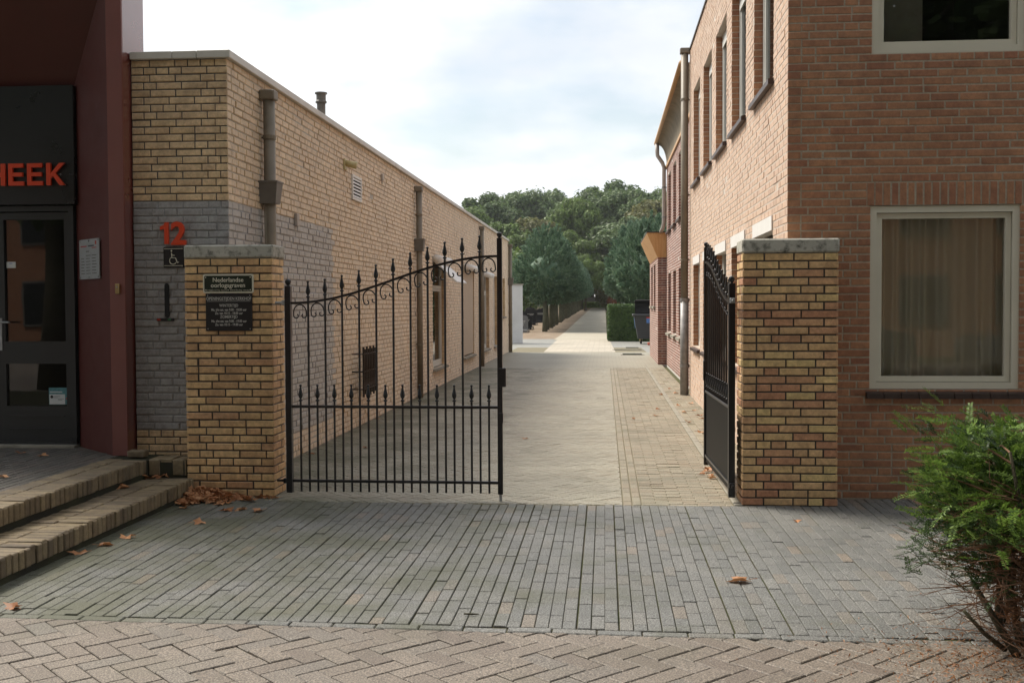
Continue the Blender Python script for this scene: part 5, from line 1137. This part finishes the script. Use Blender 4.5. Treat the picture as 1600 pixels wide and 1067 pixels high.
# ------------------------------------------------------------------ fallen leaves
def leaf_mesh(seed):
    r_ = random.Random(seed); pts = []; n = 15
    for k in range(n):
        a = 2*math.pi*k/n; rad = (.055 if k % 3 == 0 else .034)*r_.uniform(.8, 1.15); pts.append((rad*math.cos(a)*1.3, rad*math.sin(a), .012*math.sin(a*2+seed)+.010*r_.random()+.006))
    vs = [(0, 0, .004)]+pts; mb = MB(); mb.add(vs, [(0, 1+k, 1+(k+1) % n) for k in range(n)])
    mb.tube([(-.05, 0, .008), (-.09, .01, .012)], .0015, 4); return mb.mesh('fallen_leaf', M['leaf_fall'], recalc=False)
LM = [leaf_mesh(s) for s in range(6)]
def leaf(x, y, z, sc, label, group=None, tilt=.2):
    o = bpy.data.objects.new('fallen_leaf', LM[random.randrange(6)]); COL.objects.link(o)
    o.matrix_basis = Matrix.Translation((x, y, z)) @ Matrix.Rotation(random.uniform(0, 6.3), 4, 'Z') @ Matrix.Rotation(random.gauss(0, tilt), 4, 'X') @ Matrix.Scale(sc, 4); tag(o, label, 'leaf', group); return o
def g_at(u, v, z=0):
    d = AF+AR*(u-800)/CF-AU*(v-533.5)/CF; t_ = (z-CH)/d[2]; p = CAMP+t_*d; return p[0], p[1]
x, y = g_at(1155, 909); leaf(x, y, .004, 1.15, 'curled orange brown leaf lying alone on the grey apron', None, .1)
x, y = g_at(1245, 815); o = leaf(x, y, .004, .6, 'small yellow leaf on the apron before the mottled pillar', None, .1)
for u, v in ((403, 799), (377, 797), (345, 787), (356, 798), (312, 817), (198, 840), (165, 852), (122, 865), (20, 950)): x, y = g_at(u, v); leaf(x, y, .003, .9, 'brown leaf scattered on the apron between steps and gate', 'leaves scattered near the steps')
for u, v in ((235, 747), (250, 746), (268, 744), (192, 763)): x, y = g_at(u, v, .15); leaf(x, y, .153, 1.1, 'brown leaf resting on the lower brick step', 'leaves on the lower step')
for u, v in ((67, 712), (32, 708), (3, 745)): x, y = g_at(u, v, .3); leaf(x, y, .30, .8, 'brown leaf lying on the dark landing', 'leaves on the landing')
for u, v in ((1028, 640), (1032, 617), (1047, 608), (1056, 615), (1060, 634), (1080, 631), (1085, 642), (1094, 650), (1098, 655), (1096, 676), (1069, 645), (1025, 650), (1110, 745), (1120, 740), (1114, 748), (1104, 738), (1097, 742), (1117, 735), (1108, 734), (1075, 660), (990, 655)):
    x, y = g_at(u, v); leaf(min(x, 1.36), y, .008, random.uniform(.6, 1.0), 'small brown leaf in the alley along the orange wall', 'leaves along the orange wall')
for u, v in ((610, 640), (660, 618), (590, 655), (570, 700), (487, 710), (690, 600), (820, 686)): x, y = g_at(u, v); leaf(x, y, .005, .6, 'small leaf on the alley paving behind the closed gate leaf', 'leaves behind the closed gate leaf')
# leaf heap
n = 420; V = []
for k in range(n):
    u, v = random.gauss(0, 1), random.gauss(0, 1); x = -3.34+abs(u)*.20; y = 8.66-abs(v)*.17*(1-min(abs(u)*.2, .6))
    if x < -3.33: continue
    hgt = .07*math.exp(-((x+3.25)/.22)**2-((y-8.62)/.18)**2); V.append((x, y, random.uniform(.004, .012+hgt)))
mb = MB()
for (x, y, z) in V:
    me = LM[random.randrange(6)]; Mx = Matrix.Translation((x, y, z)) @ Matrix.Rotation(random.uniform(0, 6.3), 4, 'Z') @ Matrix.Rotation(random.gauss(0, .6), 4, 'X') @ Matrix.Scale(random.uniform(.45, .85), 4)
    mb.add([Mx @ v.co for v in me.vertices], [tuple(p.vertices) for p in me.polygons], M['leaf_fall'])
lh = mb.obj('leaf_heap', None, None, recalc=False); tag(lh, 'heap of brown leaves blown against the foot of the pillar with signs', 'leaf heap', kind='stuff')
# moss tufts / fallen twig
tag(MB().tube([g_at(725, 961)+(.008,), g_at(737, 962)+(.010,), g_at(748, 961)+(.007,)], [.004, .005, .003], 6).obj('fallen_twig', M['bark']), 'short dark twig on the apron near the sidewalk edge', 'twig')
# ------------------------------------------------------------------ the street behind the camera (seen in the glass)
for k, (x, y, h, wd) in enumerate(((-10.6, -1.6, 13, 6.4), (-3.6, -2.8, 13.0, 6.2), (3.4, -3.0, 12.5, 6.2), (10.6, -1.8, 13, 6.2))):
    broadleaf(3, 'leaf_oak', x, y, h, wd, 'street tree on the verge across from the entrance', 'street trees behind the viewer', 'street_tree', 0)
def row_house(x0, x1, label):
    t_ = thing('row_house', label, 'house', ((x0+x1)/2, -16, 0), 0, 'houses across the street'); MB().box(x0, x1-.02, -24, -16, -.05, 6).obj('wall', M['brick_orange'], t_)
    MB().prism([(-24.4, 5.9), (-15.6, 5.9), (-20, 9.5)], 'x', x0, x1-.02).obj('roof', M['brick_sill'], t_)
    for k in range(3):
        for z in (.9, 3.6):
            if k == 1 and z < 1: MB().box(x0+2.6, x0+3.6, -15.98, -15.9, 0, 2.2).obj('door', M['door_frame'], t_); continue
            a = x0+.6+k*2.1; w = MB().box(a, a+1.4, -15.99, -15.93, z, z+1.5).obj('window', M['hopper'], t_); MB().box(a+.08, a+1.32, -15.94, -15.92, z+.08, z+1.42).obj('pane', M['sign_black'], w)
for k in range(7): row_house(-24+k*7, -17+k*7, 'orange brick row house across the street')
def car(x, y, mat, label):
    t_ = thing('parked_car', label, 'car', (x, y, 0), 0, 'cars parked across the street')
    prof = [(-2.1, .35), (-2.15, .7), (-1.95, .88), (-1.1, .98), (-.45, 1.42), (.95, 1.45), (1.6, 1.02), (2.1, .92), (2.15, .4)]
    mb = MB(); L0 = [(px_, z) for px_, z in prof]; secs = []
    for yy_, k in ((-.82, .97), (-.78, 1), (.78, 1), (.82, .97)): secs.append([(p, yy_*(1 if z < 1 else .86), .35+(z-.35)*k) for p, z in L0])
    n = len(L0)
    for a, b in zip(secs, secs[1:]): o = len(mb.v); mb.v += a+b; mb.f += [(o+i, o+i+1, o+n+i+1, o+n+i) for i in range(n-1)]+[(o+n-1, o, o+n, o+2*n-1)]; mb.m += [0]*n
    for s_ in (secs[0], secs[-1]): mb.add(s_, [tuple(range(n))])
    mb.obj('body', mat, t_, world=False)
    for s_ in (-1, 1):
        MB().prism([(-1.0, 1.0), (-.4, 1.36), (.9, 1.39), (1.45, 1.02)], 'y', s_*.74, s_*.80).obj('side_window', M['sign_black'], t_, world=False)
        for wx in (-1.3, 1.35): w = MB().tube([(wx, s_*.68, .32), (wx, s_*.84, .32)], .32, 18).obj('wheel', M['rubber'], t_, world=False); MB().tube([(wx, s_*.83, .32), (wx, s_*.85, .32)], .2, 12).obj('rim', M['steel'], w, world=False)
        MB().cbox(-2.13, -2.0, s_*.6-.18, s_*.6+.18, .66, .8, .02).obj('headlight', M['print_white'], t_, world=False)
CARM = simple('dark_blue_car_paint', (.03,.04,.06), .15, .6, 0, .02); CARM2 = simple('silver_car_paint', (.35,.36,.37), .2, .6, .5, .02)
car(-8.5, -4.6, CARM2, 'silver car parked across the street from the red portal'); car(4.0, -5.2, CARM, 'dark blue car parked across the street from the window'); car(9.5, -5.2, CARM2, 'silver car parked beside the dark blue car')

# ------------------------------------------------------------------ thin summer haze
t = NT('haze_air'); t.n.remove(t.b); pv = t.node('VolumePrincipled'); pv.inputs['Density'].default_value = .00019; pv.inputs['Color'].default_value = (.93,.96,1,1); pv.inputs['Anisotropy'].default_value = .2
t.l.new(pv.outputs[0], t.o.inputs['Volume'])
hzb = MB().box(-705, 705, -405, 905, -1.1, 34).obj('haze', t.m); tag(hzb, kind='stuff')
